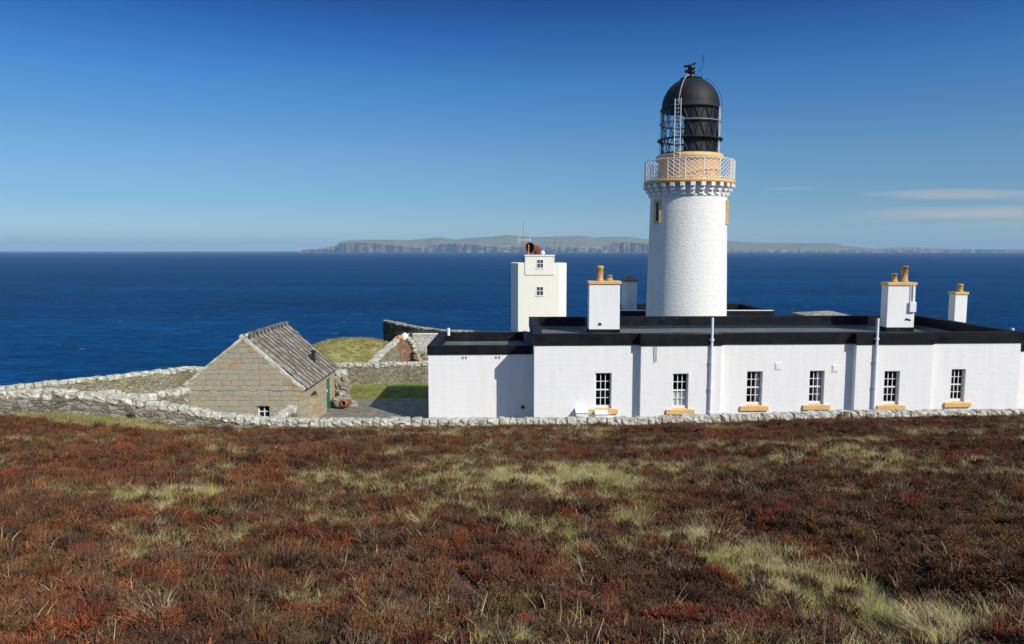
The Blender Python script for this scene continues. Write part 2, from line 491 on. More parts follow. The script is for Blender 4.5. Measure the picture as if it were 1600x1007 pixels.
def m_coursed():
    k = NT('coursed_stone'); o = k.obj()
    q = k.n('ShaderNodeSeparateXYZ'); k.set(q.inputs[0], o)
    cz = k.n('ShaderNodeCombineXYZ'); k.set(cz.inputs[2], q.outputs[2])
    # courses of unequal height, stones of unequal length
    zz = k.math('ADD', q.outputs[2], k.math('MULTIPLY', k.math('SUBTRACT', k.noise(cz.outputs[0], 1.9, 1), 0.5), 0.55))
    zz = k.math('ADD', zz, k.math('MULTIPLY', k.math('SUBTRACT', k.noise(o, 1.5, 4, 0.6), 0.5), 0.11))
    xx = k.math('ADD', q.outputs[0], q.outputs[1])
    row = k.math('FLOOR', k.math('DIVIDE', zz, 0.25))
    wr = k.n('ShaderNodeTexWhiteNoise', noise_dimensions='1D'); k.set(wr.inputs['W'], row)
    xw = k.math('ADD', k.math('MULTIPLY', xx, k.math('ADD', 0.6, k.math('MULTIPLY', wr.outputs['Value'], 0.9))), k.math('MULTIPLY', wr.outputs['Value'], 9.0))
    cn = k.n('ShaderNodeCombineXYZ'); k.set(cn.inputs[0], xw); k.set(cn.inputs[1], row)
    xw = k.math('ADD', xw, k.math('MULTIPLY', k.math('SUBTRACT', k.noise(cn.outputs[0], 0.9, 2), 0.5), 0.9))
    v = k.n('ShaderNodeCombineXYZ'); k.set(v.inputs[0], xw); k.set(v.inputs[1], zz)
    br = k.brick(v.outputs[0], 0.62, 0.25, 0.016, smooth=0.6)
    sc = k.n('ShaderNodeSeparateColor'); k.set(sc.inputs[0], br.outputs['Color'])
    c = k.ramp(sc.outputs[0], [(0.0, (0.37, 0.33, 0.22)), (0.3, (0.42, 0.375, 0.265)), (0.55, (0.40, 0.36, 0.27)), (0.8, (0.45, 0.375, 0.23)), (0.93, (0.45, 0.33, 0.19)), (1.0, (0.44, 0.27, 0.15))])
    big = k.noise(k.map(o, (0.8, 0.8, 1.3), (4, 4, 4)), 1.0, 5, 0.7)
    c = k.mix(k.ramp(big, [(0.45, 0.0), (0.7, 0.75)]), c, (0.41, 0.365, 0.26))
    n = k.noise(k.map(o, (1, 1, 2.2)), 5, 6, 0.72)
    c = k.mix(0.85, c, k.ramp(n, [(0.25, 0.55), (0.5, 0.98), (0.78, 1.3)]), 'MULTIPLY')
    jn = k.noise(k.map(o, (1, 1, 1.5), (9, 1, 3)), 1.6, 4, 0.65)
    jm = k.math('MULTIPLY', br.outputs['Fac'], k.ramp(jn, [(0.38, 0.15), (0.62, 0.8)]))
    c = k.mix(jm, c, k.mix(k.ramp(big, [(0.45, 0.0), (0.55, 1.0)]), (0.16, 0.14, 0.10), (0.50, 0.47, 0.38)))
    sp = k.noise(k.map(o, (1, 1, 1.3), (2, 8, 3)), 9, 5, 0.75)
    c = k.mix(k.ramp(sp, [(0.60, 0.0), (0.68, 0.6)]), c, (0.56, 0.54, 0.46))
    c = k.mix(k.ramp(sp, [(0.30, 0.65), (0.38, 0.0)]), c, (0.15, 0.13, 0.09))
    h = k.math('ADD', k.math('MULTIPLY', br.outputs['Fac'], -0.8), k.math('MULTIPLY', n, 1.1))
    return k.P(Base_Color=c, Roughness=0.93, Normal=k.bump(h, 0.8, 0.04), Specular_IOR_Level=0.12)
M['ashlar'] = m_coursed()
M['ashlar_side'] = m_ashlar('ashlar_side', [(0.0, (0.40, 0.35, 0.23)), (0.4, (0.46, 0.39, 0.26)), (0.75, (0.48, 0.38, 0.25)), (0.9, (0.47, 0.32, 0.19)), (1.0, (0.43, 0.38, 0.27))], 0.7, 0.4)
def m_roof():
    m = m_lichen('roof_slab', 0.45, ((0.11, 0.098, 0.075), (0.21, 0.185, 0.145), (0.37, 0.34, 0.275)))
    t = m.node_tree
    b = [x for x in t.nodes if x.type == 'BSDF_PRINCIPLED'][0]
    src = b.inputs['Base Color'].links[0].from_socket
    g = t.nodes.new('ShaderNodeTexCoord'); q = t.nodes.new('ShaderNodeSeparateXYZ'); t.links.new(g.outputs['Object'], q.inputs[0])
    nz = t.nodes.new('ShaderNodeTexNoise'); nz.inputs['Scale'].default_value = 1.8; nz.inputs['Detail'].default_value = 4; t.links.new(g.outputs['Object'], nz.inputs['Vector'])
    def mth(op, a, bb):
        x = t.nodes.new('ShaderNodeMath'); x.operation = op
        for i, v in enumerate((a, bb)):
            if isinstance(v, (int, float)): x.inputs[i].default_value = v
            else: t.links.new(v, x.inputs[i])
        return x.outputs[0]
    # groove shade painted as dark stripes along the joints between columns of slabs
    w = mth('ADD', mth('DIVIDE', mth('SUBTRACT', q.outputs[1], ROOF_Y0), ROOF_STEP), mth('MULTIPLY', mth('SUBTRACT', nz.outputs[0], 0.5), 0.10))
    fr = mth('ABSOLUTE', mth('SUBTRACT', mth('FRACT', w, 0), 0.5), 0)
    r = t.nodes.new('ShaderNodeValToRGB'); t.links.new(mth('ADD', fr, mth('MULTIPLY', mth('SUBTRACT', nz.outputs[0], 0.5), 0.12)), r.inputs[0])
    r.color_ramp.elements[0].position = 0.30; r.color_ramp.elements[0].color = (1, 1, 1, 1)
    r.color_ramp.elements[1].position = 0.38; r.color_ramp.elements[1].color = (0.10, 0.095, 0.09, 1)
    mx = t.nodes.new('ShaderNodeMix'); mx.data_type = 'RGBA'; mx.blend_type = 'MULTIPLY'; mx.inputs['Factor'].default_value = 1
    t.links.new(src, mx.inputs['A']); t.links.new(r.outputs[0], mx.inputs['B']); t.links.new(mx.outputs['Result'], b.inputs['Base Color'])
    return m
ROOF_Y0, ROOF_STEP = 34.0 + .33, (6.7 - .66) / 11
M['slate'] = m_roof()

def m_glass():
    k = NT('window_glass')
    g = k.n('ShaderNodeBsdfGlossy'); g.inputs['Roughness'].default_value = 0.03
    t = k.n('ShaderNodeBsdfTransparent'); t.inputs['Color'].default_value = (0.93, 0.95, 0.94, 1)
    mx = k.n('ShaderNodeMixShader')
    lw = k.n('ShaderNodeLayerWeight'); lw.inputs['Blend'].default_value = 0.5
    fr = k.math('ADD', 0.045, k.math('MULTIPLY', k.math('POWER', lw.outputs['Facing'], 4.0), 0.6))
    k.t.links.new(fr, mx.inputs[0]); k.t.links.new(t.outputs[0], mx.inputs[1]); k.t.links.new(g.outputs[0], mx.inputs[2])
    k.t.links.new(mx.outputs[0], k.out.inputs['Surface'])
    return k.m
M['glass'] = m_glass()

def m_turf(name, cols, paved=False):
    k = NT(name); p = k.pos()
    n = k.noise(p, 0.9, 6, 0.65)
    n2 = k.noise(k.map(p, (1, 1, 1), (3, 5, 0)), 7.0, 4, 0.7)
    c = k.ramp(n, [(0.3, cols[0]), (0.5, cols[1]), (0.68, cols[2])])
    c = k.mix(0.8, c, k.ramp(n2, [(0.3, 0.45), (0.55, 1.0), (0.75, 1.35)]), 'MULTIPLY')
    nr = k.bump(n2, 0.8, 0.12)
    if paved:
        q0 = k.n('ShaderNodeSeparateXYZ'); k.set(q0.inputs[0], p)
        dry = k.ramp(k.math('DIVIDE', k.math('SUBTRACT', q0.outputs[1], 46.0), 3.0), [(0.2, 0.0), (0.6, 1.0)])
        c = k.mix(dry, c, k.mix(0.8, k.ramp(n, [(0.3, (0.32, 0.29, 0.085)), (0.5, (0.44, 0.40, 0.14)), (0.7, (0.53, 0.47, 0.21))]), k.ramp(n2, [(0.3, 0.5), (0.55, 1.0), (0.75, 1.3)]), 'MULTIPLY'))
        q = k.n('ShaderNodeSeparateXYZ'); k.set(q.inputs[0], p)
        w = k.math('MULTIPLY', k.math('SUBTRACT', n, 0.5), 1.6)
        yy = k.math('ADD', q.outputs[1], w)
        back = k.ramp(k.math('DIVIDE', k.math('SUBTRACT', yy, 38.0), 8.0), [(0.43, 1.0), (0.5, 0.0)])
        lft = k.ramp(k.math('DIVIDE', k.math('ADD', q.outputs[0], 14.0), 8.0), [(0.40, 0.0), (0.5, 1.0)])
        pv = k.math('MULTIPLY', back, lft)
        g = k.ramp(k.noise(p, 2.5, 5, 0.65), [(0.3, (0.13, 0.12, 0.09)), (0.5, (0.23, 0.21, 0.16)), (0.68, (0.34, 0.27, 0.18))])
        c = k.mix(pv, c, g)
        rock = k.ramp(k.math('MULTIPLY', q.outputs[2], -0.08), [(0.3, 0.0), (0.6, 1.0)])
        c = k.mix(rock, c, k.ramp(k.noise(k.map(p, (0.2, 0.2, 1.5)), 1.0, 6), [(0.35, (0.10, 0.06, 0.04)), (0.65, (0.24, 0.15, 0.10))]))
    return k.P(Base_Color=c, Roughness=0.95, Normal=nr, Specular_IOR_Level=0.1)
M['turf'] = m_turf('short_turf', ((0.13, 0.18, 0.03), (0.21, 0.27, 0.05), (0.28, 0.28, 0.09)), True)
M['mound_turf'] = m_turf('dry_turf', ((0.15, 0.13, 0.04), (0.22, 0.19, 0.065), (0.30, 0.26, 0.11)))

# ------------------------------------------------------------------ noise used for layout
def vnoise(x, y, seed=0):
    x = np.asarray(x, float); y = np.asarray(y, float)
    xi = np.floor(x).astype(np.int64); yi = np.floor(y).astype(np.int64)
    fx = x - xi; fy = y - yi
    fx = fx * fx * (3 - 2 * fx); fy = fy * fy * (3 - 2 * fy)
    def h(a, b):
        n = (a * 374761393 + b * 668265263 + seed * 1442695041) & 0x7fffffff
        n = ((n ^ (n >> 13)) * 1274126177) & 0x7fffffff
        return ((n ^ (n >> 16)) & 0xffff) / 65535.0
    return (h(xi, yi) * (1 - fx) + h(xi + 1, yi) * fx) * (1 - fy) + (h(xi, yi + 1) * (1 - fx) + h(xi + 1, yi + 1) * fx) * fy
def fbm(x, y, seed=0, o=4):
    t = 0; a = 0.5; f = 1.0
    for i in range(o):
        t = t + a * vnoise(x * f, y * f, seed + i * 17); a *= 0.5; f *= 2.03
    return t / (1 - 0.5 ** o)

# ------------------------------------------------------------------ setting: sea, headland, moor
SEA = -60.0
def m_sea():
    k = NT('sea_water'); p = k.pos()
    b1 = k.noise(k.map(p, (0.6, 1.0, 1.0), rot=(0, 0, 0.3)), 0.055, 4, 0.6)
    b2 = k.noise(k.map(p, (0.6, 1.0, 1.0), rot=(0, 0, -0.2)), 0.15, 5, 0.7)
    h = k.math('ADD', k.math('MULTIPLY', b1, 2.0), k.math('MULTIPLY', b2, 1.0))
    nr = k.bump(h, 1.0, 1.6)
    big = k.noise(k.map(p, (0.0012, 0.004, 1.0)), 1.0, 4, 0.6)
    mid = k.noise(k.map(p, (0.02, 0.05, 1.0), rot=(0, 0, 0.2)), 1.0, 5, 0.65)
    c = k.ramp(big, [(0.3, (0.0006, 0.028, 0.090)), (0.7, (0.0012, 0.050, 0.140))])
    c = k.mix(0.8, c, k.ramp(mid, [(0.3, 0.5), (0.7, 1.5)]), 'MULTIPLY')
    c = k.mix(0.7, c, k.ramp(b2, [(0.36, 0.4), (0.64, 1.65)]), 'MULTIPLY')
    cap = k.vor(k.map(p, (0.022, 0.045, 1.0)), 1.0)
    cn_ = k.noise(k.map(p, (0.5, 1.2, 1)), 0.35, 4, 0.7)
    cm = k.math('MULTIPLY', k.ramp(cap.outputs['Distance'], [(0.035, 1.0), (0.07, 0.0)]), k.ramp(cn_, [(0.48, 0.0), (0.58, 1.0)]))
    c = k.mix(k.math('MULTIPLY', cm, 0.8), c, (0.6, 0.65, 0.7))
    return k.P(Base_Color=c, Roughness=0.45, IOR=1.33, Specular_IOR_Level=0.012, Normal=nr)
M['sea'] = m_sea()
mb = MB()
ringr = [0, 60, 200, 600, 2000, 6000, 20000, 58000]
vs = [(0, 60, SEA)]
fs = []
NS = 72
for r in ringr[1:]:
    for i in range(NS):
        w = 2 * math.pi * i / NS
        vs.append((r * math.cos(w), 60 + r * math.sin(w), SEA))
for i in range(NS):
    fs.append((0, 1 + i, 1 + (i + 1) % NS))
for j in range(len(ringr) - 2):
    for i in range(NS):
        a = 1 + j * NS; b = a + NS
        fs.append((a + i, b + i, b + (i + 1) % NS, a + (i + 1) % NS))
mb.add(vs, fs)
sea = mb.build('sea', M['sea'])
tag(sea, 'dark blue open sea reaching the horizon', kind='structure')

# front boundary wall line: px of coping top and of its foot, depth
W1 = [(-420, 604, 655, 26.6), (-60, 609, 652, 27.6), (0, 611, 650, 28.0), (90, 611, 649, 28.4), (150, 617, 652, 28.7), (230, 628, 661, 29.1),
      (300, 640, 671, 29.5), (350, 649, 672, 29.7), (420, 656, 673, 29.9), (500, 657, 672, 30.1), (670, 657, 671, 30.3), (835, 656, 669, 30.6),
      (1000, 655, 667, 30.9), (1130, 651, 664, 31.1), (1320, 645, 658, 31.5), (1600, 643, 653, 32.0), (1900, 642, 652, 32.6), (2500, 640, 650, 33.6)]
W1top = [P(x, yt, Y) for x, yt, yb, Y in W1]
W1bot = [P(x, yb, Y) for x, yt, yb, Y in W1]
w1x = np.array([p.x for p in W1top]); w1y = np.array([p.y for p in W1top]); w1zt = np.array([p.z for p in W1top])
w1zb = np.array([p.z for p in W1bot])
Z0 = EYE - 1.75
def moor_z(x, y):
    x = np.asarray(x, float); y = np.asarray(y, float)
    yw = np.interp(x, w1x, w1y); zb = np.interp(x, w1x, w1zb)
    t = np.clip(y / yw, -0.6, 1.15)
    z = Z0 + (zb - Z0) * t
    fade = np.clip((1.02 - t) * 6, 0, 1) * np.clip((y + 1) / 4, 0.25, 1)
    z = z + fade * ((fbm(x * 0.33, y * 0.33, 3, 3) - 0.5) * 0.50 + (fbm(x * 1.1, y * 1.1, 9, 3) - 0.5) * 0.30)
    return z

def edge_y(x):    # where the headland breaks off to the sea
    return np.interp(x, [-130, -60, -30, -22, -18, -13, -6, 0, 12, 20, 40, 60, 130], [20, 30, 37.5, 46, 52, 60, 66, 70, 76, 74, 72, 70, 60])
def headland_z(x, y):
    x = np.asarray(x, float); y = np.asarray(y, float)
    e = edge_y(x) + (fbm(x * 0.15, y * 0.02, 4, 4) - 0.5) * 4
    d = np.maximum(y - e, 0)
    z = (fbm(x * 0.5, y * 0.5, 21, 3) - 0.5) * 0.16
    fall = 1.6 * d + 0.05 * d * d
    z = z - np.minimum(fall, 72) + np.where(d > 1, (fbm(x * 0.22, y * 0.22, 31, 4) - 0.5) * np.minimum(d, 8) * 0.9, 0)
    m = np.exp(-((x + 12.5) / 5.0) ** 2 - ((y - 56) / 6.0) ** 2)
    lim = np.clip((y - 46.5) / 3, 0, 1) * np.clip((-8.7 - x) / 1.0, 0, 1)
    return z + 1.75 * m * lim

def grid_obj(name, xs, ys, zf, mat, yfun=None):
    X, Y = np.meshgrid(xs, ys)
    if yfun is not None:
        Y = yfun(X, Y)
    Z = zf(X, Y)
    nx, ny = len(xs), len(ys)
    v = np.stack([X, Y, Z], -1).reshape(-1, 3)
    i = np.arange(nx * ny).reshape(ny, nx)
    f = np.stack([i[:-1, :-1], i[:-1, 1:], i[1:, 1:], i[1:, :-1]], -1).reshape(-1, 4)
    me = bpy.data.meshes.new(name)
    me.from_pydata(v.tolist(), [], f.tolist())
    me.polygons.foreach_set('use_smooth', [True] * len(me.polygons))
    me.materials.append(mat); me.update()
    o = bpy.data.objects.new(name, me)
    COL.objects.link(o)
    return o
hy = np.concatenate([np.linspace(0, 1, 60)[:-1], 1 + np.linspace(0, 1, 60) ** 1.3 * 1.2])
# rows run from just behind the front wall to the sea cliff's foot
hx = np.concatenate([np.linspace(-130, -32, 50)[:-1], np.linspace(-32, 40, 145)[:-1], np.linspace(40, 130, 46)])
def hyfun(X, T):
    a = np.interp(X, w1x, w1y) + 0.25
    e = np.maximum(edge_y(X), a + 3)
    return np.where(T <= 1, a + (e - a) * T, e + (T - 1) * 32)
headland = grid_obj('headland', hx, hy, headland_z, M['turf'], hyfun)
tag(headland, 'green turf headland with grey yard falling away in cliffs', kind='structure')

# ------------------------------------------------------------------ keeper house
HA = R(2.4); CA, SA = math.cos(HA), math.sin(HA)
HX, HY = 1.05, 34.0
def H(u, v, z): return Vector((HX + u * CA, HY + u * SA + v, z))
def uF(px, py, v):
    vv = 503.5 - py
    k = (px - 800) / (FPX * math.cos(PITCH) + vv * math.sin(PITCH))
    return (k * (HY + v) - HX) / (CA - k * SA)
def hb(mb, u0, u1, v0, v1, z0, z1):
    return mb.hexa([H(u0, v0, z0), H(u1, v0, z0), H(u1, v1, z0), H(u0, v1, z0), H(u0, v0, z1), H(u1, v0, z1), H(u1, v1, z1), H(u0, v1, z1)])
BAY = 0.36
zb = zpx(540, HY)             # underside of the black parapet
zt = zpx(522.5, HY)           # its top
zroof = zt - 0.70
u2, u3, u4, u5, uE = uF(1001, 600, -BAY), uF(1126, 600, 0), uF(1336, 600, -BAY), uF(1455, 600, 0), uF(1591, 600, 0)
u3b = uF(1126, 600, -BAY); u5b = uF(1455, 600, -BAY)
DEP = 9.0
house = empty('keeper_house', H(0, 0, 0), 'long low white house with black parapet and six sash windows before the lighthouse', 'house')
wins = []   # (px left, px right, py top, py sill top, v, segment)
for (a, b, t, s_, v) in [(930, 955.5, 583, 639, 0), (1051, 1075.5, 584, 639.5, -BAY), (1166.5, 1191, 580.5, 634, 0), (1264.5, 1287.5, 579.5, 632.5, 0), (1381, 1405, 580, 633, -BAY), (1485.5, 1507.5, 577, 628.5, 0)]:
    ua, ub = uF(a, 610, v), uF(b, 610, v)
    Yc = H((ua + ub) / 2, v, 0).y
    wins.append((ua, ub, zpx(s_, Yc), zpx(t, Yc), v))
segs = [((0, 0), (u2, 0)), ((u2, 0), (u2, -BAY)), ((u2, -BAY), (u3b, -BAY)), ((u3b, -BAY), (u3b, 0)), ((u3b, 0), (u4, 0)), ((u4, 0), (u4, -BAY)),
        ((u4, -BAY), (u5b, -BAY)), ((u5b, -BAY), (u5b, 0)), ((u5b, 0), (uE, 0)), ((uE, 0), (uE, DEP)), ((uE, DEP), (0, DEP)), ((0, DEP), (0, 0))]
REV = 0.20
def front_panel(mb, ua, ub, v, z0, z1, ops):
    us = sorted({ua, ub} | {o[0] for o in ops} | {o[1] for o in ops})
    zs = sorted({z0, z1} | {o[2] for o in ops} | {o[3] for o in ops})
    for i in range(len(us) - 1):
        for j in range(len(zs) - 1):
            cu, cz = (us[i] + us[i + 1]) / 2, (zs[j] + zs[j + 1]) / 2
            if any(o[0] < cu < o[1] and o[2] < cz < o[3] for o in ops):
                continue
            mb.quad(H(us[i], v, zs[j]), H(us[i + 1], v, zs[j]), H(us[i + 1], v, zs[j + 1]), H(us[i], v, zs[j + 1]))
    for a, b, c, d in ops:
        for (p, q) in (((a, c), (b, c)), ((b, c), (b, d)), ((b, d), (a, d)), ((a, d), (a, c))):
            mb.quad(H(p[0], v, p[1]), H(q[0], v, q[1]), H(q[0], v + REV + 0.1, q[1]), H(p[0], v + REV + 0.1, p[1]))
mb = MB()
for (a, b) in segs:
    if abs(a[1] - b[1]) < 1e-6 and b[0] > a[0]:
        ops = [(w[0], w[1], w[2], w[3]) for w in wins if abs(w[4] - a[1]) < 1e-6 and a[0] < w[0] < b[0]]
        front_panel(mb, a[0], b[0], a[1], 0, zb + 0.05, ops)
    else:
        mb.quad(H(*a, 0), H(*b, 0), H(*b, zb + 0.05), H(*a, zb + 0.05))
def build_raw(mb, *a):     # open shells keep the winding they were given
    return mb.build(*a)
wall = build_raw(mb, 'wall', M['white_wall'], None)
def adopt(o, par):
    o.parent = par
    if par.type == 'EMPTY':
        o.matrix_parent_inverse = (Matrix.Translation(par.location) @ par.rotation_euler.to_matrix().to_4x4()).inverted()
    return o
def part(mb, name, mat, par, loc=None):
    o = mb.build(name, mat, None, loc)
    return adopt(o, par)
adopt(wall, house)
def ring_parapet(outer, inner, z0, z1):
    mb = MB(); n = len(outer)
    for i in range(n):
        j = (i + 1) % n
        a, b, c, d = outer[i], outer[j], inner[j], inner[i]
        mb.quad(H(*a, z0), H(*b, z0), H(*b, z1), H(*a, z1))
        if abs(c[0] - d[0]) + abs(c[1] - d[1]) < 1e-5:
            mb.quad(H(*a, z1), H(*b, z1), H(*c, z1)); mb.quad(H(*b, z0), H(*a, z0), H(*c, z0))
        else:
            mb.quad(H(*a, z1), H(*b, z1), H(*c, z1), H(*d, z1)); mb.quad(H(*b, z0), H(*a, z0), H(*d, z0), H(*c, z0))
            mb.quad(H(*c, z0), H(*d, z0), H(*d, z1), H(*c, z1))
    return mb
OV = 0.05
outer = [(-OV, -OV), (u2 - OV, -OV), (u2 - OV, -BAY - OV), (u3b + OV, -BAY - OV), (u3b + OV, -OV), (u4 - OV, -OV), (u4 - OV, -BAY - OV), (u5b + OV, -BAY - OV), (u5b + OV, -OV), (uE + OV, -OV), (uE + OV, DEP + OV), (-OV, DEP + OV)]
inner = [(0.4, 0.36), (u2 - OV, 0.36), (u2 - OV, 0.36), (u3b + OV, 0.36), (u3b + OV, 0.36), (u4 - OV, 0.36), (u4 - OV, 0.36), (u5b + OV, 0.36), (u5b + OV, 0.36), (uE - 0.4, 0.36), (uE - 0.4, DEP - 0.36), (0.4, DEP - 0.36)]
part(ring_parapet(outer, inner, zb, zt), 'parapet', M['black_parapet'], house)
mb = MB(); mb.quad(H(0.3, 0.3, zroof), H(uE - 0.3, 0.3, zroof), H(uE - 0.3, DEP - 0.3, zroof), H(0.3, DEP - 0.3, zroof))
part(mb, 'roof', M['roof_felt'], house)
mb = MB(); hb(mb, 0.4, uE - 0.4, 0.32, 0.36, zb - 0.05, zroof - 0.02); hb(mb, 0.4, uE - 0.4, DEP - 0.36, DEP - 0.32, zb - 0.05, zroof - 0.02)
mb2 = MB(); mb2.quad(H(0.2, 0.5, 0.6), H(uE - 0.2, 0.5, 0.6), H(uE - 0.2, DEP - 0.2, 0.6), H(0.2, DEP - 0.2, 0.6))
mb2.quad(H(0.2, 3.2, 0.6), H(uE - 0.2, 3.2, 0.6), H(uE - 0.2, 3.2, zroof - 0.05), H(0.2, 3.2, zroof - 0.05))
part(mb2, 'interior', M['dark_inside'], house)

def sash_window(par, ua, ub, z0, z1, v, kind=0):
    f = MB(); vv = v + REV
    bw = 0.055
    hb(f, ua + .002, ua + bw, vv - .06, vv + .04, z0 + .002, z1 - .002); hb(f, ub - bw, ub - .002, vv - .06, vv + .04, z0 + .002, z1 - .002)
    hb(f, ua + bw, ub - bw, vv - .06, vv + .04, z1 - bw, z1 - .002); hb(f, ua + bw, ub - bw, vv - .065, vv + .04, z0 + .002, z0 + 0.14)
    zm = z0 + 0.14 + (z1 - bw - z0 - 0.14) * 0.49
    hb(f, ua + bw, ub - bw, vv - .05, vv + .02, zm - .03, zm + .03)
    a, b = ua + bw, ub - bw
    for i in (1, 2):
        c = a + (b - a) * i / 3
        hb(f, c - .015, c + .015, vv - .035, vv + .005, z0 + 0.14, zm - .03); hb(f, c - .015, c + .015, vv - .035, vv + .005, zm + .03, z1 - bw)
    for (p, q) in ((z0 + 0.14, zm - .03), (zm + .03, z1 - bw)):
        m_ = (p + q) / 2
        for i in range(3):
            c0 = a + (b - a) * i / 3 + .015; c1 = a + (b - a) * (i + 1) / 3 - .015
            hb(f, c0, c1, vv - .033, vv + .003, m_ - .014, m_ + .014)
    w = part(f, 'window', M['white_paint'], par)
    g = MB(); g.quad(H(a, vv - .005, z0 + .14), H(b, vv - .005, z0 + .14), H(b, vv - .005, z1 - bw), H(a, vv - .005, z1 - bw))
    part(g, 'pane', M['glass'], w)
    s = MB()
    ex = 0.30
    p0, p1 = z0 - 0.235, z0
    bmx = MB()
    s.hexa([H(ua - ex, v - .10, p0), H(ub + ex, v - .10, p0), H(ub + ex, v + .02, p0), H(ua - ex, v + .02, p0), H(ua - ex, v - .10, p1 - .03), H(ub + ex, v - .10, p1 - .03), H(ub + ex, v + .02, p1 + .0), H(ua - ex, v + .02, p1 + .0)])
    s.quad(H(ua, v, p1 + .004), H(ub, v, p1 + .004), H(ub, v + REV - .06, p1 + .03), H(ua, v + REV - .06, p1 + .03))
    part(s, 'sill', M['ochre'], w)
    if kind == 1:
        c = MB(); c.quad(H(a, vv + .05, z0 + .1), H(b, vv + .05, z0 + .1), H(b, vv + .05, zm), H(a, vv + .05, zm)); part(c, 'blind', M['curtain'], w)
    if kind == 2:
        c = MB()
        n = 8
        for i in range(n):
            x0 = b - 0.24 + 0.24 * i / n; x1 = b - 0.24 + 0.24 * (i + 1) / n
            y0 = vv + .12 + (.03 if i % 2 else 0); y1 = vv + .12 + (0 if i % 2 else .03)
            c.quad(H(x0, y0, z0 + .05), H(x1, y1, z0 + .05), H(x1, y1, z1), H(x0, y0, z1))
        part(c, 'curtain', M['curtain'], w)
for i, (ua, ub, z0, z1, v) in enumerate(wins):
    sash_window(house, ua, ub, z0, z1, v, {1: 1, 2: 2, 3: 2}.get(i, 0))

def downpipe(px, ptop, v):
    u = uF(px, 570, v - 0.1); zt_ = zpx(ptop, H(u, v - .1, 0).y)
    f = MB()
    f.tube(H(u, v - .10, 0.2), H(u, v - .10, zt_), .062, .062, 12)
    z_ = [0.9, 2.05, 3.3, zt - .3]
    for z in z_:
        f.tube(H(u, v - .10, z), H(u, v - .10, z + .1), .082, .082, 12)
        hb(f, u - .12, u + .12, v - .09, v - .004, z + .02, z + .07)
    o = part(f, 'downpipe', M['white_paint'], house)
downpipe(1111.5, 497, -BAY); downpipe(1368.5, 498, -BAY)
u = uF(1022, 560, -BAY)
f = MB(); f.path([H(u, -BAY - .06, zb - .02), H(u + .05, -BAY - .06, zpx(566, 33.9))], .018, 6); f.path([H(u + .1, -BAY - .03, zb - .02), H(u + .12, -BAY - .03, zpx(564, 33.9))], .010, 6)
part(f, 'overflow_pipe', M['grey_metal'], house)
for px_, py_ in ((1216, 573), (1305, 577)):
    u = uF(px_, py_, 0); z = zpx(py_, 34.4)
    f = MB(); hb(f, u - .15, u + .15, -.03, .01, z - .17, z + .17); hb(f, u - .11, u + .11, -.045, -.03, z - .13, z + .13)
    part(f, 'vent_cover', M['white_wall'], house)

def chimney(par, x0, x1, ybase, Yf, dep, ycap, pots, mat=M['white_chimney'], box=False, zbase=None):
    """stack standing on the flat roof: px left/right of its front face, depth of that face"""
    a = P(x0, ycap, Yf); b = P(x1, ycap, Yf)
    zc = a.z; z0 = zbase if zbase is not None else zroof
    f = MB(); f.box(a.x, b.x, Yf, Yf + dep, z0, zc - .05)
    st = part(f, 'chimney', mat, par)
    f = MB(); f.box(a.x - .02, b.x + .02, Yf - .02, Yf + dep + .02, z0, z0 + .26)
    part(f, 'flashing', M['black_parapet'], st)
    f = MB(); f.bevbox(a.x - .065, b.x + .065, Yf - .065, Yf + dep + .065, zc - .05, zc + .12, .02)
    part(f, 'cap', M['ochre'], st)
    for (px_, pyt, hw, fancy) in pots:
        c = P(px_, pyt, Yf + dep / 2); r = hw * (Yf + dep / 2) / FPX
        zz = zc + .13
        hgt = c.z - zz
        f = MB()
        if fancy:
            prof = [(r * 1.3, 0), (r * 1.2, .05), (r, .10), (r, hgt * .80), (r * 1.16, hgt * .84), (r * 1.16, hgt * .90), (r * 1.05, hgt * .93), (r * 1.05, hgt), (r * .75, hgt), (r * .75, hgt * .5)]
        else:
            prof = [(r * 1.5, 0), (r * 1.3, .05), (r, .09), (r * .97, hgt - .05), (r * 1.08, hgt - .05), (r * 1.08, hgt), (r * .75, hgt), (r * .75, hgt * .5)]
        f.lathe(prof, 20, (c.x, Yf + dep / 2, zz))
        f.lathe([(0, hgt * .5), (r * .75, hgt * .5)], 20, (c.x, Yf + dep / 2, zz))
        part(f, 'chimney_pot', M['ochre_tile'], st)
    if box:
        f = MB()
        q = P(1426, 455, Yf); w = P(1424.5, 478, Yf)
        f.tube((q.x, Yf - .05, zc + .12), (q.x + .03, Yf - .05, w.z + .05), .04, .04, 8)
        f.tube((q.x - .12, Yf - .04, zc + .05), (q.x - .12, Yf - .04, w.z + .2), .02, .02, 6)
        f.bevbox(w.x - .17, w.x + .2, Yf - .14, Yf + .02, w.z - .36, w.z + .22, .02)
        part(f, 'junction_box', M['white_paint'], st)
    f = MB()
    m = P(x0 + (x1 - x0) * .38 if not box else x0 + (x1 - x0) * .7, ybase - 17, Yf)
    if ybase > 510:
        for _ in range(4):
            f.rock((m.x + random.uniform(-.12, .12), Yf - .012, m.z + random.uniform(-.06, .05)), .12, .05, .07, sub=1)
        part(f, 'bracket', M['iron'], st)
    return st
chimney(house, 921, 969, 523, 40.2, 0.85, 443, [(937.5, 415.5, 5.2, True), (952.5, 430, 4.3, False)])
chimney(house, 1388.5, 1431, 516, 41.2, 0.75, 445, [(1398, 427.5, 4.0, False), (1414, 416, 5.0, False)], box=True)

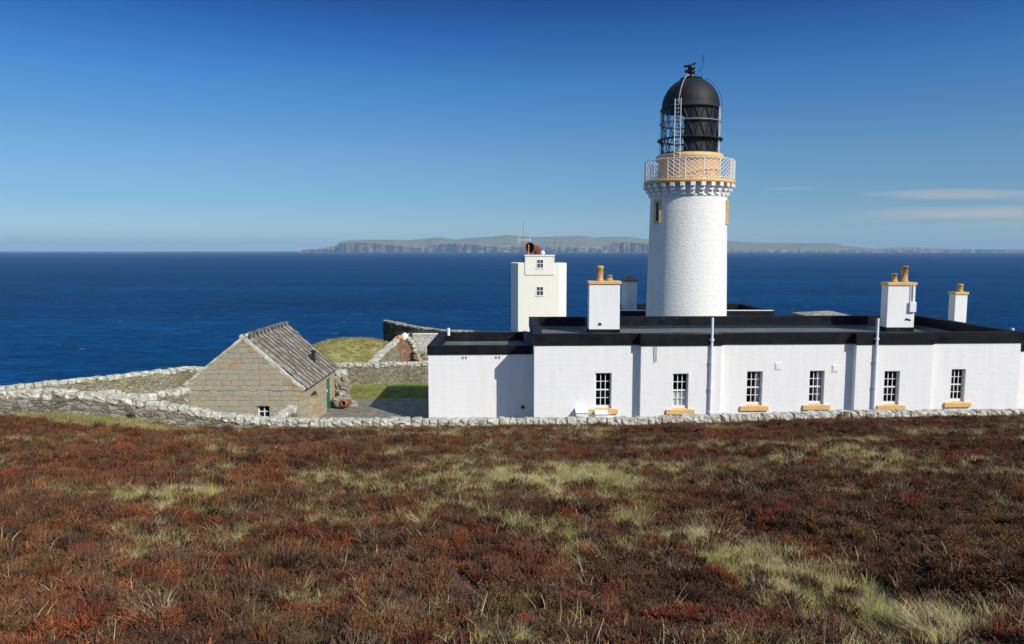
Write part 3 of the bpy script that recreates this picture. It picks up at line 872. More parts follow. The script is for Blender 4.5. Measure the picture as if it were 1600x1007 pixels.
# wings at either end, lower and set back
def wing(label, uA, uB, v0, v1, zlo, zhi):
    w = empty('house_wing', H((uA + uB) / 2, v0, 0), label, 'house wing')
    f = MB()
    for (a, b) in (((uA, v0), (uB, v0)), ((uB, v0), (uB, v1)), ((uB, v1), (uA, v1)), ((uA, v1), (uA, v0))):
        f.quad(H(*a, 0), H(*b, 0), H(*b, zlo + .05), H(*a, zlo + .05))
    part(f, 'wall', M['white_wall'], w)
    o = [(uA - OV, v0 - OV), (uB, v0 - OV), (uB, v1 + OV), (uA - OV, v1 + OV)]
    n = [(uA + .4, v0 + .34), (uB - .4, v0 + .34), (uB - .4, v1 - .34), (uA + .4, v1 - .34)]
    part(ring_parapet(o, n, zlo, zhi), 'parapet', M['black_parapet'], w)
    f = MB(); f.quad(H(uA + .3, v0 + .3, zhi - .5), H(uB - .3, v0 + .3, zhi - .5), H(uB - .3, v1 - .3, zhi - .5), H(uA + .3, v1 - .3, zhi - .5))
    part(f, 'roof', M['roof_felt'], w)
    return w
Q = 1.97
ulw = uF(669.5, 600, Q)
YW = H(ulw, Q, 0).y
zlo, zhi = zpx(554.5, YW), zpx(541, YW)
wl = wing('lower white wing with black parapet at the left end of the house beside the yard', ulw, -.006, Q, Q + 6.1, zlo, zhi)
for px_, py_ in ((723, 557.5), (728, 557.5), (775, 557.5), (780, 557.5)):
    u = uF(px_, py_, Q); z = zpx(py_, HY + Q)
    f = MB(); hb(f, u - .045, u + .045, Q - .015, Q + .01, z - .1, z + .03)
    part(f, 'air_vent', M['grey_metal'], wl)
u = uF(817, 636, Q); z = zpx(636, HY + Q)
f = MB(); f.tube(H(u, Q - .10, z), H(u, Q + .02, z), .085, .085, 14)
part(f, 'outlet_pipe', M['black_metal'], wl)
f = MB(); f.tube(H(ulw + .55, Q + 5.3, zhi - .1), H(ulw + .55, Q + 5.3, zhi + .32), .09, .09, 10)
part(f, 'roof_vent', M['white_paint'], wl)
wr = wing('lower white wing with black parapet at the right edge of the view', uE + .006, uE + 5.2, Q, Q + 6.1, zlo, zhi)
f = MB(); u = uF(1582, 515, 7.0); f.tube(H(u, 7.0, zhi - .55), H(u, 7.0, zpx(514, HY + 7.9)), .09, .09, 8)
part(f, 'roof_vent', M['white_paint'], wr)

# two small white boxes standing against the wall below the left window
for (x0, x1, yt, hh, lab) in ((900.5, 919, 646, .5, 'larger pale box standing against the white wall left of the leftmost window sill'), (931, 949.5, 648.5, .5, 'smaller pale box standing against the white wall right below the leftmost window sill')):
    ua, ub = uF(x0, 650, -.5), uF(x1, 650, -.5)
    zt_ = zpx(yt, HY - .45)
    e = empty('meter_box', H((ua + ub) / 2, -.25, 0), lab, 'box', 'pale boxes against the house wall')
    f = MB()
    f.hexa([H(ua, -.48, 0), H(ub, -.48, 0), H(ub, -.01, 0), H(ua, -.01, 0), H(ua, -.48, zt_ - .02), H(ub, -.48, zt_ - .02), H(ub, -.01, zt_ + .10), H(ua, -.01, zt_ + .10)])
    part(f, 'body', M['white_chimney'], e)
    f = MB(); f.hexa([H(ua - .03, -.52, zt_ - .015), H(ub + .03, -.52, zt_ - .015), H(ub + .03, -.01, zt_ + .105), H(ua - .03, -.01, zt_ + .105), H(ua - .03, -.52, zt_ + .025), H(ub + .03, -.52, zt_ + .025), H(ub + .03, -.01, zt_ + .145), H(ua - .03, -.01, zt_ + .145)])
    part(f, 'lid', M['white_paint'], e)

# service building round the lighthouse foot, only its black parapet shows over the house
sb = empty('service_building', (12.7, 49, 0), 'low building with black parapet behind the house roof round the lighthouse foot', 'building')
xa, xb = P(968, 486, 48.6).x, P(1209, 486, 48.6).x
zs = zpx(486, 48.6)
f = MB(); f.box(xa, xb, 48.65, 55, 0, zs - .6); part(f, 'wall', M['white_wall'], sb)
f = MB()
f.box(xa - .05, xb + .05, 48.6, 48.95, zs - .62, zs); f.box(xa - .05, xa + .35, 48.95, 54.7, zs - .62, zs); f.box(xb - .35, xb + .05, 48.95, 54.7, zs - .62, zs)
f.box(xa - .05, xb + .05, 54.7, 55.05, zs - .62, zs + .0)
part(f, 'parapet', M['black_parapet'], sb)
f = MB(); f.box(xa + .02, xb - .02, 48.58, 48.93, zs + .0, zs + .035); part(f, 'coping', M['white_paint'], sb)
f = MB(); f.quad((xa + .3, 48.9, zs - .45), (xb - .3, 48.9, zs - .45), (xb - .3, 54.8, zs - .45), (xa + .3, 54.8, zs - .45)); part(f, 'roof', M['roof_felt'], sb)

# octagonal shaft with a domed cap, left of the lighthouse, and the narrow stack at the far right
def oct_shaft():
    c = P(983.5, 440, 50.6); r = 11.3 * 50.6 / FPX / math.cos(R(22.5))
    e = empty('octagonal_chimney', (c.x, 50.6, 0), 'white octagonal shaft with brown domed cap left of the lighthouse tower', 'chimney')
    f = MB(); f.lathe([(r, 0), (r, c.z)], 8, (c.x, 50.6, 0), R(22.5), R(382.5), smooth=False); part(f, 'shaft', M['white_chimney'], e)
    f = MB(); f.lathe([(0, c.z), (r * 1.14, c.z), (r * 1.14, c.z + .08), (r * .75, c.z + .22), (r * .25, c.z + .32), (r * .2, c.z + .40), (0, c.z + .42)], 8, (c.x, 50.6, 0), R(22.5), R(382.5), smooth=False); part(f, 'cap', M['brown_cap'], e)
oct_shaft()
rs = empty('rear_house', (31, 52, 0), 'low house with a slim white chimney behind the right end of the long house', 'house')
f = MB(); f.box(28.5, 34, 50.0, 53, 0, 2.2); part(f, 'wall', M['white_wall'], rs)
f = MB(); f.box(28.4, 34.1, 49.9, 53.1, 2.2, 2.45); part(f, 'roof', M['black_parapet'], rs)
st = chimney(rs, 1493.5, 1512, 505, 50.6, 0.75, 459.5, [(1500.5, 444, 4.2, True)], zbase=2.45)

# ------------------------------------------------------------------ lighthouse
LY = 47.0
LX = P(1073.6, 400, LY).x
FA = math.atan2(LX, LY)            # bearing of the tower
def lz(y): return P(1074.8, y, LY).z
def lr(px, y):
    v = 503.5 - y
    return px * LY / (FPX * math.cos(PITCH) + v * math.sin(PITCH))
def ang(phi):                       # phi degrees to the right of the side that faces the camera -> polar angle in XY
    w = R(phi) - FA
    return math.atan2(-math.cos(w), math.sin(w))
def lp(phi, r, z):
    a = ang(phi)
    return Vector((r * math.cos(a), r * math.sin(a), z))
lh = empty('lighthouse', (LX, LY, 0), 'tall white round lighthouse tower with ochre gallery and black domed lantern', 'lighthouse')
def lpart(mb, name, mat, par=lh):
    o = mb.build(name, mat, None, (LX, LY, 0))
    if par is lh:
        adopt(o, lh)
    else:
        o.parent = par
        o.matrix_parent_inverse = Matrix.Translation((-LX, -LY, 0))
    return o
zdk0, zdk1 = lz(290.5), lz(284.5)
r_top, r_b = lr(58.3, 312), lr(61.3, 492)
zt_t, zb_t = lz(312), lz(492)
slope = (r_b - r_top) / (zt_t - zb_t)
f = MB()
prof = []
for i in range(33):
    z = zdk0 * i / 32
    prof.append((r_top + max(0, (zt_t - z)) * slope, z))
f.lathe(prof, 96)
lpart(f, 'tower', M['white_tower'])
f = MB()
NC = 28
rd = lr(69.8, 288)
zc0 = lz(308)
hh = (zdk0 - zc0)
for i in range(NC):
    a = 2 * math.pi * (i + .35) / NC
    m = Matrix.Rotation(a, 4, 'Z')
    for j, (ro, za, zb_) in enumerate(((.12, .0, .33), (.28, .33, .66), (.44, .66, 1.0))):
        q = zc0 + hh * za + (0.004 if j else 0); e = zc0 + hh * zb_
        f.bevbox(r_top - .1, r_top + ro + .02, -.145, .145, q, e, .03, m)
f.lathe([(r_top + .005, zc0 - .10), (r_top + .05, zc0 - .07), (r_top + .05, zc0 - .01), (r_top, zc0)], 96)
lpart(f, 'corbels', M['white_paint'])
f = MB()
f.lathe([(r_top - .3, zdk0 + .003), (rd - .04, zdk0 + .003), (rd, zdk0 + .04), (rd, zdk1 - .04), (rd - .03, zdk1), (1.5, zdk1 + .02)], 96)
lpart(f, 'gallery_deck', M['ochre'])
# lattice railing
rr = rd - .07
zr0, zr1 = zdk1 + .08, lz(254)
f = MB()
f.torus(rr, zr1, .026, 96, 6); f.torus(rr, zr0, .02, 96, 6)
NP_ = 16
for i in range(NP_):
    a = 2 * math.pi * (i + .2) / NP_
    p = Vector((rr * math.cos(a), rr * math.sin(a), 0))
    f.tube(p + Vector((0, 0, zdk1 - .02)), p + Vector((0, 0, zr1)), .03, .03, 6)
rail = lpart(f, 'railing', M['white_paint'])
f = MB()
ND = 52
da = 2 * math.pi / ND * 4.6
for i in range(ND):
    for s_ in (1, -1):
        pts = []
        for j in range(6):
            a = 2 * math.pi * i / ND + s_ * da * j / 5
            pts.append((rr * math.cos(a), rr * math.sin(a), zr0 + (zr1 - zr0) * j / 5))
        f.path(pts, .018, 4)
lpart(f, 'lattice', M['white_paint'], rail)
# murette and its moulded ring
rm = lr(47.2, 265)
zm0, zm1 = lz(252.5), lz(243)
f = MB()
rg = lr(51.6, 247)
f.lathe([(rm, zdk1), (rm, zm0 - .1), (rm + .03, zm0 - .05), (rg - .03, zm0 + .03), (rg, zm0 + .12), (rg - .01, zm1 - .1), (rg - .08, zm1 - .02), (1.2, zm1)], 96)
lpart(f, 'murette', M['ochre'])
# lantern
rl = lr(43.6, 210)
zl0, zl1 = zm1, lz(172)
lan = MB()
f = lan
for z, t, r in ((zl0 + .05, .05, rl), (zl1 - .03, .05, rl)):
    f.torus(r, z, t, 96, 6)
tiers = 3
NB = 16
for i in range(NB):
    for s_ in (1, -1):
        pts = []
        for j in range(10):
            a = 2 * math.pi * (i + .25) / NB + s_ * (2 * math.pi / NB / 2) * tiers * j / 9
            pts.append((rl * math.cos(a), rl * math.sin(a), zl0 + (zl1 - zl0) * j / 9))
        f.path(pts, .026, 5)
for j in (1, 2):
    f.torus(rl, zl0 + (zl1 - zl0) * j / 3, .022, 96, 6)
lantern = lpart(f, 'lantern', M['black_metal'])
f = MB()
a_r, a_l = ang(76), ang(-14)
def arc(p0, p1): return ang(p0), ang(p0) + R(p1 - p0)
a0, a1 = arc(-12, 76)
f.lathe([(rl - .04, zl0), (rl - .04, zl1)], 40, (0, 0, 0), a0, a1)
lpart(f, 'blanking_panel', M['dark_panel'], lantern)
f = MB()
a0, a1 = arc(76, 348)
f.lathe([(rl - .045, zl0), (rl - .045, zl1)], 80, (0, 0, 0), a0, a1)
lpart(f, 'glazing', M['glass'], lantern)
f = MB()
zg = lz(220)
rgl = lr(49.0, 220)
f.lathe([(rl - .02, zg - .03), (rgl, zg - .03), (rgl, zg + .03), (rl - .02, zg + .035)], 96)
f.torus(rgl, zg, .05, 96, 6)
for i in range(12):
    a = 2 * math.pi * i / 12
    f.tube((rl * math.cos(a), rl * math.sin(a), zg - .3), (rgl * math.cos(a), rgl * math.sin(a), zg), .025, .025, 5)
lpart(f, 'catwalk', M['black_metal'], lantern)
zh = lz(193.5)
f = MB(); f.torus(rl + .12, zh, .035, 96, 8)
for i in range(16):
    a = 2 * math.pi * (i + .25) / 16
    f.tube((rl * math.cos(a), rl * math.sin(a), zh), ((rl + .12) * math.cos(a), (rl + .12) * math.sin(a), zh), .015, .015, 5)
lpart(f, 'handrail', M['grey_metal'], lantern)
for ph in (74, -86, 68):
    f = MB()
    f.tube(lp(ph, rl + .1, zl0), lp(ph, rl + .1, zl1), .02, .02, 6)
    lpart(f, 'rail_post', M['white_paint'], lantern)
# dome
zd0, zd1 = lz(173), lz(125)
re = lr(46.0, 173)
f = MB()
prof = [(rl - .1, zd0 - .02), (re, zd0 - .02), (re + .01, zd0 + .06), (re - .03, zd0 + .12), (rl + .02, zd0 + .16)]
hd = zd1 - zd0 - .16
for i in range(1, 21):
    t = math.pi / 2 * i / 21
    prof.append(((rl + .02) * math.cos(t), zd0 + .16 + (hd + .12) * math.sin(t)))
prof = [p for p in prof if p[0] > .6 or p[1] < zd0 + .2]
zt0 = prof[-1][1]
prof += [(.58, zt0 + .02), (.54, zt0 + .08), (.66, zd1 - .01), (.69, zd1 + .05), (.65, zd1 + .09), (.3, zd1 + .12), (.22, zd1 + .18)]
f.lathe(prof, 72)
dome = lpart(f, 'dome', M['dome_black'])
zv = lz(100)
f = MB()
h = zv - zd1
f.lathe([(.30, zd1 + .08), (.24, zd1 + .14), (.19, zd1 + h * .42), (.25, zd1 + h * .45), (.25, zd1 + h * .5), (.19, zd1 + h * .52)] + [(.23 * math.sin(t), zd1 + h * .73 - .23 * math.cos(t)) for t in [R(40 + 10 * i) for i in range(14)]], 24)
zc = zd1 + h * .73
f.tube((0, 0, zc), (0, 0, zv + .02), .04, .03, 8)
lpart(f, 'ventilator', M['black_metal'], dome)
f = MB()
vx = Vector((math.cos(FA), -math.sin(FA), 0))
za = lz(103.5)
f.tube(vx * -.47 + Vector((0, 0, za)), vx * -.05 + Vector((0, 0, za + .02)), .075, .075, 10)
f.tube(vx * -.05 + Vector((0, 0, za)), vx * .22 + Vector((0, 0, za + .18)), .035, .07, 8)
f.tube(vx * -.35 + Vector((0, 0, za - .30)), vx * 0 + Vector((0, 0, za - .42)), .10, .05, 8)
f.tube(vx * -.3 + Vector((0, 0, za - .22)), vx * -.33 + Vector((0, 0, za - .36)), .10, .10, 8)
lpart(f, 'wind_vane', M['black_metal'], dome)
# curved roof ladder bar and ladder
f = MB()
pts = [lp(-20.5, rl + .30, lz(163))]
for t in range(0, 15):
    a = R(90) * t / 15.5
    rr_ = (rl + .14) * math.cos(a)
    pts.append(lp(-20.5 + t * .35, rr_ + .12, zd0 + .15 + (hd + .25) * math.sin(a)))
f.path([lp(-20.5, rl + .30, zl0 + .1)] + pts, .036, 8)
lpart(f, 'dome_ladder', M['grey_metal'], dome)
f = MB()
tvec = (lp(-20, 1, 0) - lp(-22, 1, 0)).normalized()
c0 = lp(-20.5, rl + .36, 0)
for s_ in (-.19, .19):
    f.tube(c0 + tvec * s_ + Vector((0, 0, zdk1)), c0 + tvec * s_ + Vector((0, 0, lz(163))), .022, .022, 6)
n = 20
for i in range(n):
    z = zdk1 + .25 + (lz(166) - zdk1 - .25) * i / (n - 1)
    f.tube(c0 - tvec * .19 + Vector((0, 0, z)), c0 + tvec * .19 + Vector((0, 0, z)), .014, .014, 5)
for z in (lz(168), lz(240)):
    f.tube(c0 + Vector((0, 0, z)), lp(-20.5, rl, z), .015, .015, 5)
lpart(f, 'ladder', M['white_paint'])
# lightning conductor with aerial whip
f = MB()
pts = [lp(88, .75, zd1 - .12)]
for t in range(11):
    a = R(62) * (1 - t / 10)
    pts.append(lp(85, (rl + .16) * math.cos(a), zd0 + .16 + (hd + .25) * math.sin(a)))
f.path(pts, .014, 5)
top = lp(80, .55, lz(108))
f.path([lp(70, .3, zd1 + .1), top], .016, 5)
f.path([lp(80, .66, zd1), lp(80, .62, lz(112)), lp(80, .70, lz(100))], .012, 5)
f.path([lp(80, .70, lz(100)), lp(80, .71, lz(88))], .028, 5)
lpart(f, 'aerial', M['black_metal'], dome)
f = MB(); f.path([lp(-80, .60, zd1), lp(-80, 1.15, lz(135))], .012, 5)
lpart(f, 'stay', M['black_metal'], dome)
# slit windows of the tower
for phi, yt, yb, hw in ((-50.5, 314, 350, 7.2), (77.5, 315, 352, 9.5)):
    zt_, zb_ = lz(yt), lz(yb)
    rw = r_top + (zt_t - (zt_ + zb_) / 2) * slope
    a = ang(phi)
    m = Matrix.Rotation(a, 4, 'Z')
    f = MB()
    w = .30
    f.box(rw - .25, rw + .07, -w, -w + .13, zb_ + .15, zt_, m); f.box(rw - .25, rw + .07, w - .13, w, zb_ + .15, zt_, m)
    f.box(rw - .25, rw + .07, -w + .13, w - .13, zt_ - .12, zt_, m); f.box(rw - .25, rw + .08, -w - .02, w + .02, zb_, zb_ + .148, m)
    win = lpart(f, 'window', M['ochre'])
    f = MB()
    f.box(rw - .25, rw + .035, -w + .13, -w + .165, zb_ + .148, zt_ - .12, m); f.box(rw - .25, rw + .035, w - .165, w - .13, zb_ + .148, zt_ - .12, m)
    f.box(rw - .25, rw + .035, -w + .165, w - .165, zt_ - .155, zt_ - .12, m)
    lpart(f, 'frame', M['white_paint'], win)
    f = MB(); f.box(rw - .25, rw + .022, -w + .165, w - .165, zb_ + .148, zt_ - .155, m)
    lpart(f, 'pane', M['dark_panel'], win)

# ------------------------------------------------------------------ fog signal tower
GY = 72.0
fx0, fx1 = P(809.5, 450, GY).x, P(873.5, 450, GY).x
gl, gr = P(798.5, 450, GY + 1.2).x, P(885, 450, GY + .3).x
zg1 = zpx(411.5, GY)
fog = empty('fog_signal_tower', ((fx0 + fx1) / 2, GY, 0), 'square white fog signal tower with chamfered corners and a raised roof box', 'tower')
f = MB()
pl = [(fx0, GY), (fx1, GY), (gr, GY + .3), (gr, GY + 4.6), (gl, GY + 4.6), (gl, GY + 1.2)]
b = [Vector((x, y, -1)) for x, y in pl]; t = [Vector((x, y, zg1)) for x, y in pl]
for i in range(6):
    j = (i + 1) % 6
    f.quad(b[i], b[j], t[j], t[i])
inn = [(fx0 + .2, GY + .25), (fx1 - .2, GY + .25), (gr - .25, GY + .5), (gr - .25, GY + 4.35), (gl + .25, GY + 4.35), (gl + .25, GY + 1.3)]
ti = [Vector((x, y, zg1)) for x, y in inn]; bi = [Vector((x, y, zg1 - .3)) for x, y in inn]
for i in range(6):
    j = (i + 1) % 6
    f.quad(t[i], t[j], ti[j], ti[i]); f.quad(ti[i], ti[j], bi[j], bi[i])
part(f, 'wall', M['cream_wall'], fog)
f = MB(); f.quad(*bi); part(f, 'roof', M['black_parapet'], fog)
bx0, bx1 = P(820.5, 410, GY - .12).x, P(866, 410, GY - .12).x
zb1, zbb = zpx(398.5, GY), zpx(430, GY - .12)
f = MB(); f.box(bx0, bx1, GY - .07, GY + 2.4, zbb, zb1 - .16)
bx = part(f, 'roof_box', M['cream_wall'], fog)
f = MB(); f.bevbox(bx0 - .05, bx1 + .05, GY - .13, GY + 2.5, zb1 - .155, zb1, .02); part(f, 'cap', M['white_paint'], bx)
def small_window(par, x0, x1, yt, yb, Y):
    a, b_ = P(x0, yt, Y), P(x1, yb, Y)
    f = MB()
    f.box(a.x - .04, b_.x + .04, Y - .05, Y + .0, b_.z - .12, b_.z)
    f.box(a.x, a.x + .07, Y - .03, Y + .01, b_.z, a.z); f.box(b_.x - .07, b_.x, Y - .03, Y + .01, b_.z, a.z)
    f.box(a.x + .07, b_.x - .07, Y - .03, Y + .01, a.z - .06, a.z)
    c = (a.x + b_.x) / 2
    f.box(c - .025, c + .025, Y - .025, Y + .01, b_.z, a.z - .06)
    m_ = (a.z + b_.z) / 2
    f.box(a.x + .07, c - .025, Y - .025, Y + .01, m_ - .03, m_ + .03); f.box(c + .025, b_.x - .07, Y - .025, Y + .01, m_ - .03, m_ + .03)
    w = part(f, 'window', M['white_paint'], par)
    f = MB(); f.quad((a.x + .05, Y - .012, b_.z), (b_.x - .05, Y - .012, b_.z), (b_.x - .05, Y - .012, a.z - .03), (a.x + .05, Y - .012, a.z - .03))
    part(f, 'pane', M['grey_pane'], w)
M['grey_pane'] = plain('grey_pane', (0.07, 0.08, 0.075), 0.15, 0.25, 1.5, 0.0, spec=0.5)
small_window(fog, 838.5, 849.5, 405.5, 418.5, GY - .075)
small_window(fog, 838, 849.5, 448, 461.5, GY - .005)
# fog horn
M['throat'] = plain('horn_throat', (0.05, 0.017, 0.010), 0.85, 0.3, 5)
hc = P(830.0, 388, GY + .9)
horn = empty('fog_horn', P(838, 397.5, GY + 1.2), 'rust red fog horn with wide round mouth on top of the fog signal tower', 'fog horn')
ax = Vector((-.55, -.80, .10)).normalized()
qm = ax.to_track_quat('Z', 'X').to_matrix().to_4x4()
mm = Matrix.Translation(hc) @ qm
f = MB()
f.lathe([(.56, .30), (.54, .32), (.51, .18), (.47, .0), (.43, -.2), (.39, -.4), (.36, -.6)], 28, m=mm)
base = hc + ax * -.6
pts = [base + ax * (.05)]
for i in range(1, 8):
    t = i / 7
    pts.append(base + Vector((0.36 * math.sin(t * 1.5), .20 * t, .06 * math.sin(t * 3) - .75 * t * t)))
for a_, b_ in zip(pts[:-1], pts[1:]):
    f.tube(a_, b_, .36, .35, 16)
f.tube(pts[-1], (pts[-1].x + .05, pts[-1].y, zb1), .36, .36, 16)
part(f, 'bell', M['rust'], horn)
f = MB(); f.lathe([(.0, .02), (.48, .06)], 24, m=mm); part(f, 'throat', M['throat'], horn)
f = MB(); s0 = hc + ax * .5
f.tube((s0.x + .02, s0.y - .1, zb1), (s0.x + .02, s0.y - .1, hc.z + .35), .035, .035, 8)
part(f, 'prop', M['ochre'], horn)
def mast(px_, yb, yt, Y, arms, label):
    b_, t_ = P(px_, yb, Y), P(px_, yt, Y)
    e = empty('aerial_mast', b_, label, 'aerial')
    f = MB(); f.tube(b_, (b_.x, Y, b_.z + (t_.z - b_.z) * .6), .045, .035, 6); f.tube((b_.x, Y, b_.z + (t_.z - b_.z) * .6), (b_.x, Y, t_.z), .02, .014, 6)
    part(f, 'pole', M['wire'], e)
    for (xa_, xb_, y_, dip, mat) in arms:
        f = MB(); a_, c_ = P(xa_, y_, Y), P(xb_, y_, Y)
        f.tube(a_, c_, .035, .035, 6)
        for d in dip:
            q = P(d, y_, Y); f.tube(q + Vector((0, 0, -.36)), q + Vector((0, 0, .36)), .028, .028, 6)
        part(f, 'crossarm', M[mat], e)
mast(817.6, 411, 345, GY + .8, [(812, 830, 375.5, (810.5, 828), 'white_paint'), (798, 818, 390.5, (800.5, 809), 'wire')], 'tall thin aerial mast with two crossarms left of the fog horn')
mast(866.8, 412, 366, GY + 1.5, [(865, 880, 379.5, (866,), 'wire')], 'short aerial mast with one crossarm right of the fog horn')
dm = P(848, 396, GY + .8)
e = empty('white_dome', (dm.x, dm.y, zb1), 'small white dome beside the fog horn on the tower roof', 'dome')
f = MB(); f.lathe([(0, .42)] + [(.22 * math.cos(t), .2 + .22 * math.sin(t)) for t in [R(80 - 16 * i) for i in range(10)]] + [(.10, 0)], 16, (dm.x, dm.y, zb1)); part(f, 'cover', M['white_paint'], e)
f = MB(); f.tube((dm.x, dm.y, zb1), (dm.x, dm.y, zb1 + .08), .14, .14, 10); part(f, 'foot', M['grey_metal'], e)

# ------------------------------------------------------------------ stone byre
BY = 34.0
bl, br_ = P(291, 602, BY), P(471.5, 611, BY)
rf = P(377, 531, BY)
XL, XR = bl.x, br_.x
ZE = br_.z; ZL = bl.z
XM = (XL + XR) / 2; ZR = rf.z
BD = 6.7
byre = empty('stone_shed', (XM, BY, 0), 'small tan stone shed with steep gable and grey slab roof behind the front wall', 'shed')
win_px = (401.5, 421.5, 634.5, 652.5)
wa, wb = P(win_px[0], win_px[2], BY), P(win_px[1], win_px[3], BY)
zwb = wb.z - .05
f = MB()
# front gable with its window opening
X0, X1, Zt, Zb = wa.x, wb.x, wa.z, zwb
def gable_top(x): 
    return ZL + (ZR - ZL) * (x - XL) / (XM - XL) if x < XM else ZE + (ZR - ZE) * (XR - x) / (XR - XM)
for (xa_, xb_) in ((XL, XM), (XM, X0) if X0 > XM else (XM, XM + .001),):
    f.quad((xa_, BY, -.2), (xb_, BY, -.2), (xb_, BY, gable_top(xb_)), (xa_, BY, gable_top(xa_)))
f.quad((X0, BY, -.2), (X1, BY, -.2), (X1, BY, Zb), (X0, BY, Zb))
f.quad((X0, BY, Zt), (X1, BY, Zt), (X1, BY, gable_top(X1)), (X0, BY, gable_top(X0)))
f.quad((X1, BY, -.2), (XR, BY, -.2), (XR, BY, ZE), (X1, BY, gable_top(X1)))
for (p, q) in (((X0, Zb), (X1, Zb)), ((X1, Zb), (X1, Zt)), ((X1, Zt), (X0, Zt)), ((X0, Zt), (X0, Zb))):
    f.quad((p[0], BY, p[1]), (q[0], BY, q[1]), (q[0], BY + .35, q[1]), (p[0], BY + .35, p[1]))
f.quad((XL, BY + BD, -.2), (XR, BY + BD, -.2), (XR, BY + BD, ZE), (XM, BY + BD, ZR), (XL, BY + BD, ZL))
f.quad((XL, BY, -.2), (XL, BY + BD, -.2), (XL, BY + BD, ZL), (XL, BY, ZL))
part(f, 'gable_wall', M['ashlar'], byre)
# long wall with arched recess and door opening
f = MB()
ya0, ya1 = BY + 1.3, BY + 2.75
yd0, yd1 = BY + 4.55, BY + 5.45
zar = ZE - .42
zdr = ZE - .28
def side(y0, y1, z0, z1): f.quad((XR, y0, z0), (XR, y1, z0), (XR, y1, z1), (XR, y0, z1))
side(BY, ya0, -.2, ZE); side(ya1, yd0, -.2, ZE); side(yd1, BY + BD, -.2, ZE); side(yd0, yd1, zdr, ZE)
na = 12; ac = (ya0 + ya1) / 2; ar = (ya1 - ya0) / 2
for i in range(na):
    t0, t1 = math.pi - math.pi * i / na, math.pi - math.pi * (i + 1) / na
    p0 = (ac + ar * math.cos(t0), zar - ar * .62 + ar * .62 * math.sin(t0)); p1 = (ac + ar * math.cos(t1), zar - ar * .62 + ar * .62 * math.sin(t1))
    f.quad((XR, p0[0], p0[1]), (XR, p1[0], p1[1]), (XR, p1[0], ZE), (XR, p0[0], ZE))
    f.quad((XR, p0[0], p0[1]), (XR, p1[0], p1[1]), (XR - .4, p1[0], p1[1]), (XR - .4, p0[0], p0[1]))
zsp = zar - ar * .62
for y_ in (ya0, ya1):
    f.quad((XR, y_, -.2), (XR, y_, zsp), (XR - .4, y_, zsp), (XR - .4, y_, -.2))
f.quad((XR - .4, ya0, -.2), (XR - .4, ya1, -.2), (XR - .4, ya1, zar + .1), (XR - .4, ya0, zar + .1))
for y_ in (yd0, yd1):
    f.quad((XR, y_, -.2), (XR, y_, zdr), (XR - .15, y_, zdr), (XR - .15, y_, -.2))
part(f, 'side_wall', M['ashlar_side'], byre)
f = MB()
for i in range(5):
    y0 = yd0 + (yd1 - yd0) * i / 5 + .006; y1 = yd0 + (yd1 - yd0) * (i + 1) / 5 - .006
    f.box(XR - .10, XR - .05, y0, y1, 0.0, zdr)
f.box(XR - .12, XR - .10, yd0, yd1, 0, zdr)
dr = part(f, 'door', M['green_door'], byre)
f = MB(); f.box(XR - .05, XR + .0, yd0 + .12, yd0 + .2, 1.0, 1.14); part(f, 'latch', M['white_paint'], dr)
# window
f = MB()
c = (X0 + X1) / 2; zm_ = (Zb + Zt) / 2
for (x_, w_) in ((X0 + .03, .03), (X1 - .03, .03), (c, .022)): f.box(x_ - w_, x_ + w_, BY + .16, BY + .2, Zb, Zt)
for (z_, w_) in ((Zb + .03, .03), (Zt - .03, .03), (zm_, .022)): f.box(X0, X1, BY + .155, BY + .195, z_ - w_, z_ + w_)
sw = part(f, 'window', M['white_paint'], byre)
f = MB(); f.quad((X0, BY + .205, Zb), (X1, BY + .205, Zb), (X1, BY + .205, Zt), (X0, BY + .205, Zt)); part(f, 'pane', M['dark_panel'], sw)
# roof: overlapping rows of slabs, both slopes
f = MB()
def slope_slabs(xe, ze, sgn):
    n = 11
    d = Vector((XM - xe, 0, ZR - ze)); L = d.length; d.normalize()
    nrm = Vector((-d.z, 0, d.x)) * (1 if sgn < 0 else -1)
    if nrm.z < 0: nrm = -nrm
    for i in range(n):
        y0 = BY + .33 + (BD - .66) * i / n; y1 = BY + .33 + (BD - .66) * (i + 1) / n
        pos = -.14
        while pos < L - .02:
            ln = random.uniform(.75, 1.25); e = min(L + .01, pos + ln)
            t = random.uniform(.055, .085)
            gap = .03
            a0_ = Vector((xe, 0, ze)) + d * pos; a1_ = Vector((xe, 0, ze)) + d * e
            lift = .035 + random.uniform(0, .02)
            ys = (y0 + gap + random.uniform(0, .012), y1 - gap * .2)
            rl_ = random.uniform(.0, .03)
            # each slab laid with its far edge slightly raised so that it laps the next column
            p = [a0_ + Vector((0, ys[0], 0)) + nrm * lift, a0_ + Vector((0, ys[1], 0)) + nrm * (lift + .11 + rl_), a1_ + Vector((0, ys[1], 0)) + nrm * (.11 + rl_), a1_ + Vector((0, ys[0], 0)) + nrm * .0]
            q = [v + nrm * t for v in p]
            f.hexa(p + q)
            pos = e + .008
slope_slabs(XR, ZE + .03, 1)
slope_slabs(XL, ZL + .03, -1)
for k_ in range(16):   # ridge stones
    y0 = BY + .2 + (BD - .4) * (k_ + .5) / 16
    f.rock((XM, y0, ZR + .10), .42, .46, .2, sub=1, rough=.2, boxy=.8)
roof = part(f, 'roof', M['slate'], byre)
f = MB(); f.quad((XR, BY + .2, ZE), (XR, BY + BD - .2, ZE), (XM, BY + BD - .2, ZR), (XM, BY + .2, ZR)); f.quad((XL, BY + .2, ZL), (XL, BY + BD - .2, ZL), (XM, BY + BD - .2, ZR), (XM, BY + .2, ZR))
part(f, 'roof_deck', M['dark_inside'], roof)
